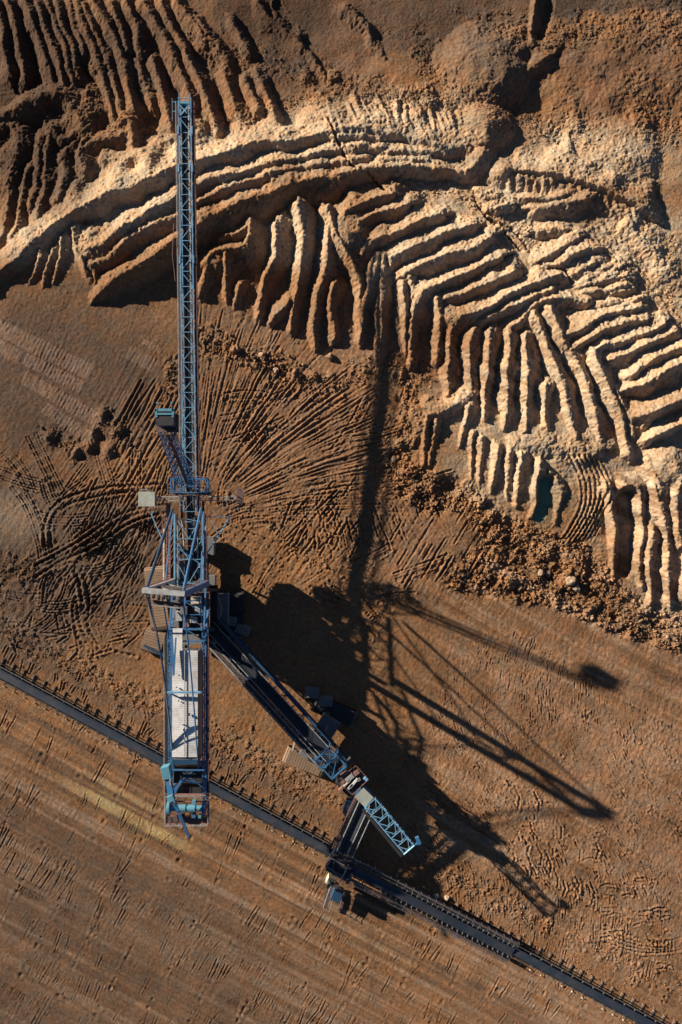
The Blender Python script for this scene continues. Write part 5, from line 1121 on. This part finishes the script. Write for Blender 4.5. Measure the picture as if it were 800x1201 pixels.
q = MB(); q.box(V(388, 1032, 3.4), 1.9, 1.4, 2.4, ang0).build('control_cabinet', M['cream'], tp_, .04)
q = MB(); q.box(V(395.5, 1048, 3.0), 2.3, 2.7, 2.2, ang0 + .1).build('drive_housing', M['deep'], tp_, .08)
q = MB(); q.box(V(384, 1050, 1.6), 1.2, 5.6, .2, ang0 + .28).build('side_deck', M['grate'], tp_); sdk = C.objects[-1]
q = MB(); rails_round(q, [V(379, 1062, 1.8), V(388, 1036, 1.8), V(394, 1040, 1.8), V(386, 1066, 1.8)], h=1.1, step=1.3, th=.08); q.build('handrail', M['steel'], sdk)
q = MB(); q.box(V(402, 1058, 1.4), .8, 2.8, 1.0, ang0 + .2).build('cable_reel', M['grate'], tp_)
for k in range(10): q = MB(); q.box(V(R.uniform(384, 412), R.uniform(1014, 1040), 4.6 + R.uniform(0, 1)), R.uniform(.4, 1.2), R.uniform(.4, 1.2), .7, R.random()); q.build('machinery_box', M[R.choice(['dark', 'grey', 'dark', 'grate'])], tp_)
q = MB()
for (x, y) in ((536, 1096), (548, 1100), (571, 1101)): q.box(V(x, y, 1.6), 1.4, .7, .7, ang0)
q.build('motor', M['blue'], tp_, .05)

# ------------------------------------------------------------ boulders that stand out
def boulder(px, py, r, label, colr, squash=.75):
    v, f = IV, IF; mb = MB(); x, y, _ = at(px, py); z = zat(x, y); x, y, _ = at(px, py, z)
    import bmesh
    bm = bmesh.new(); bmesh.ops.create_icosphere(bm, subdivisions=3, radius=r)
    se = R.uniform(0, 99)
    from mathutils import noise
    for q in bm.verts:
        n = noise.noise(q.co * (1.1 / r) + Vector((se, 0, 0))) * .55 + noise.noise(q.co * (3 / r) + Vector((0, se, 0))) * .14; q.co *= 1 + n; q.co.z *= squash
    m_ = bpy.data.meshes.new('boulder'); bm.to_mesh(m_); bm.free()
    for pl in m_.polygons: pl.use_smooth = True
    a = m_.color_attributes.new('soil', 'FLOAT_COLOR', 'POINT'); a.data.foreach_set('color', np.tile(np.array([*colr, 1], np.float32), len(m_.vertices)))
    m_.materials.append(MR); o = bpy.data.objects.new('boulder', m_); C.objects.link(o); o.location = (x, y, z + r * .3); o.rotation_euler = (0, 0, R.uniform(0, 6))
    return tag(o, label, 'boulder', 'boulders lying in the rubble')
boulder(669, 681, 1.1, 'larger of the two pale rounded boulders side by side in the rubble field', (.38, .28, .19))
boulder(676, 690, .8, 'smaller pale boulder just right of and below the largest pale boulder', (.36, .26, .18))
boulder(634, 672, .8, 'pale boulder in the middle of the rubble left of the pair of pale boulders', (.30, .215, .145))
boulder(642, 673, .75, 'flat brownish boulder between the lone pale boulder and the pale pair', (.33, .24, .165))
boulder(609, 690, .75, 'tan boulder at the lower left side of the rubble field', (.33, .23, .155))
boulder(519, 565, .6, 'tan boulder on top of the dark rubble patch left of the gullies', (.3, .2, .13))
boulder(462, 539, .75, 'rounded brown boulder at the top left corner of the second rubble patch', (.24, .17, .12))
boulder(387, 433 - 14, .9, 'brown boulder block sitting in the rubble strip under the gullied bank', (.3, .19, .12))
boulder(307, 417, .8, 'light brown angular block on the rubble strip right of the long boom', (.36, .24, .15))
boulder(324, 434, .6, 'pale flat stone at the lower edge of the rubble strip', (.42, .3, .2))
boulder(512, 1050, .55, 'small pale stone left of another by the raised part of the belt line', (.6, .48, .36))
boulder(524, 1053, .6, 'small pale stone with a brown cap nearer the crawler tracks by the belt line', (.5, .4, .3))
#MACHINES_END
print('objects', len(bpy.data.objects))
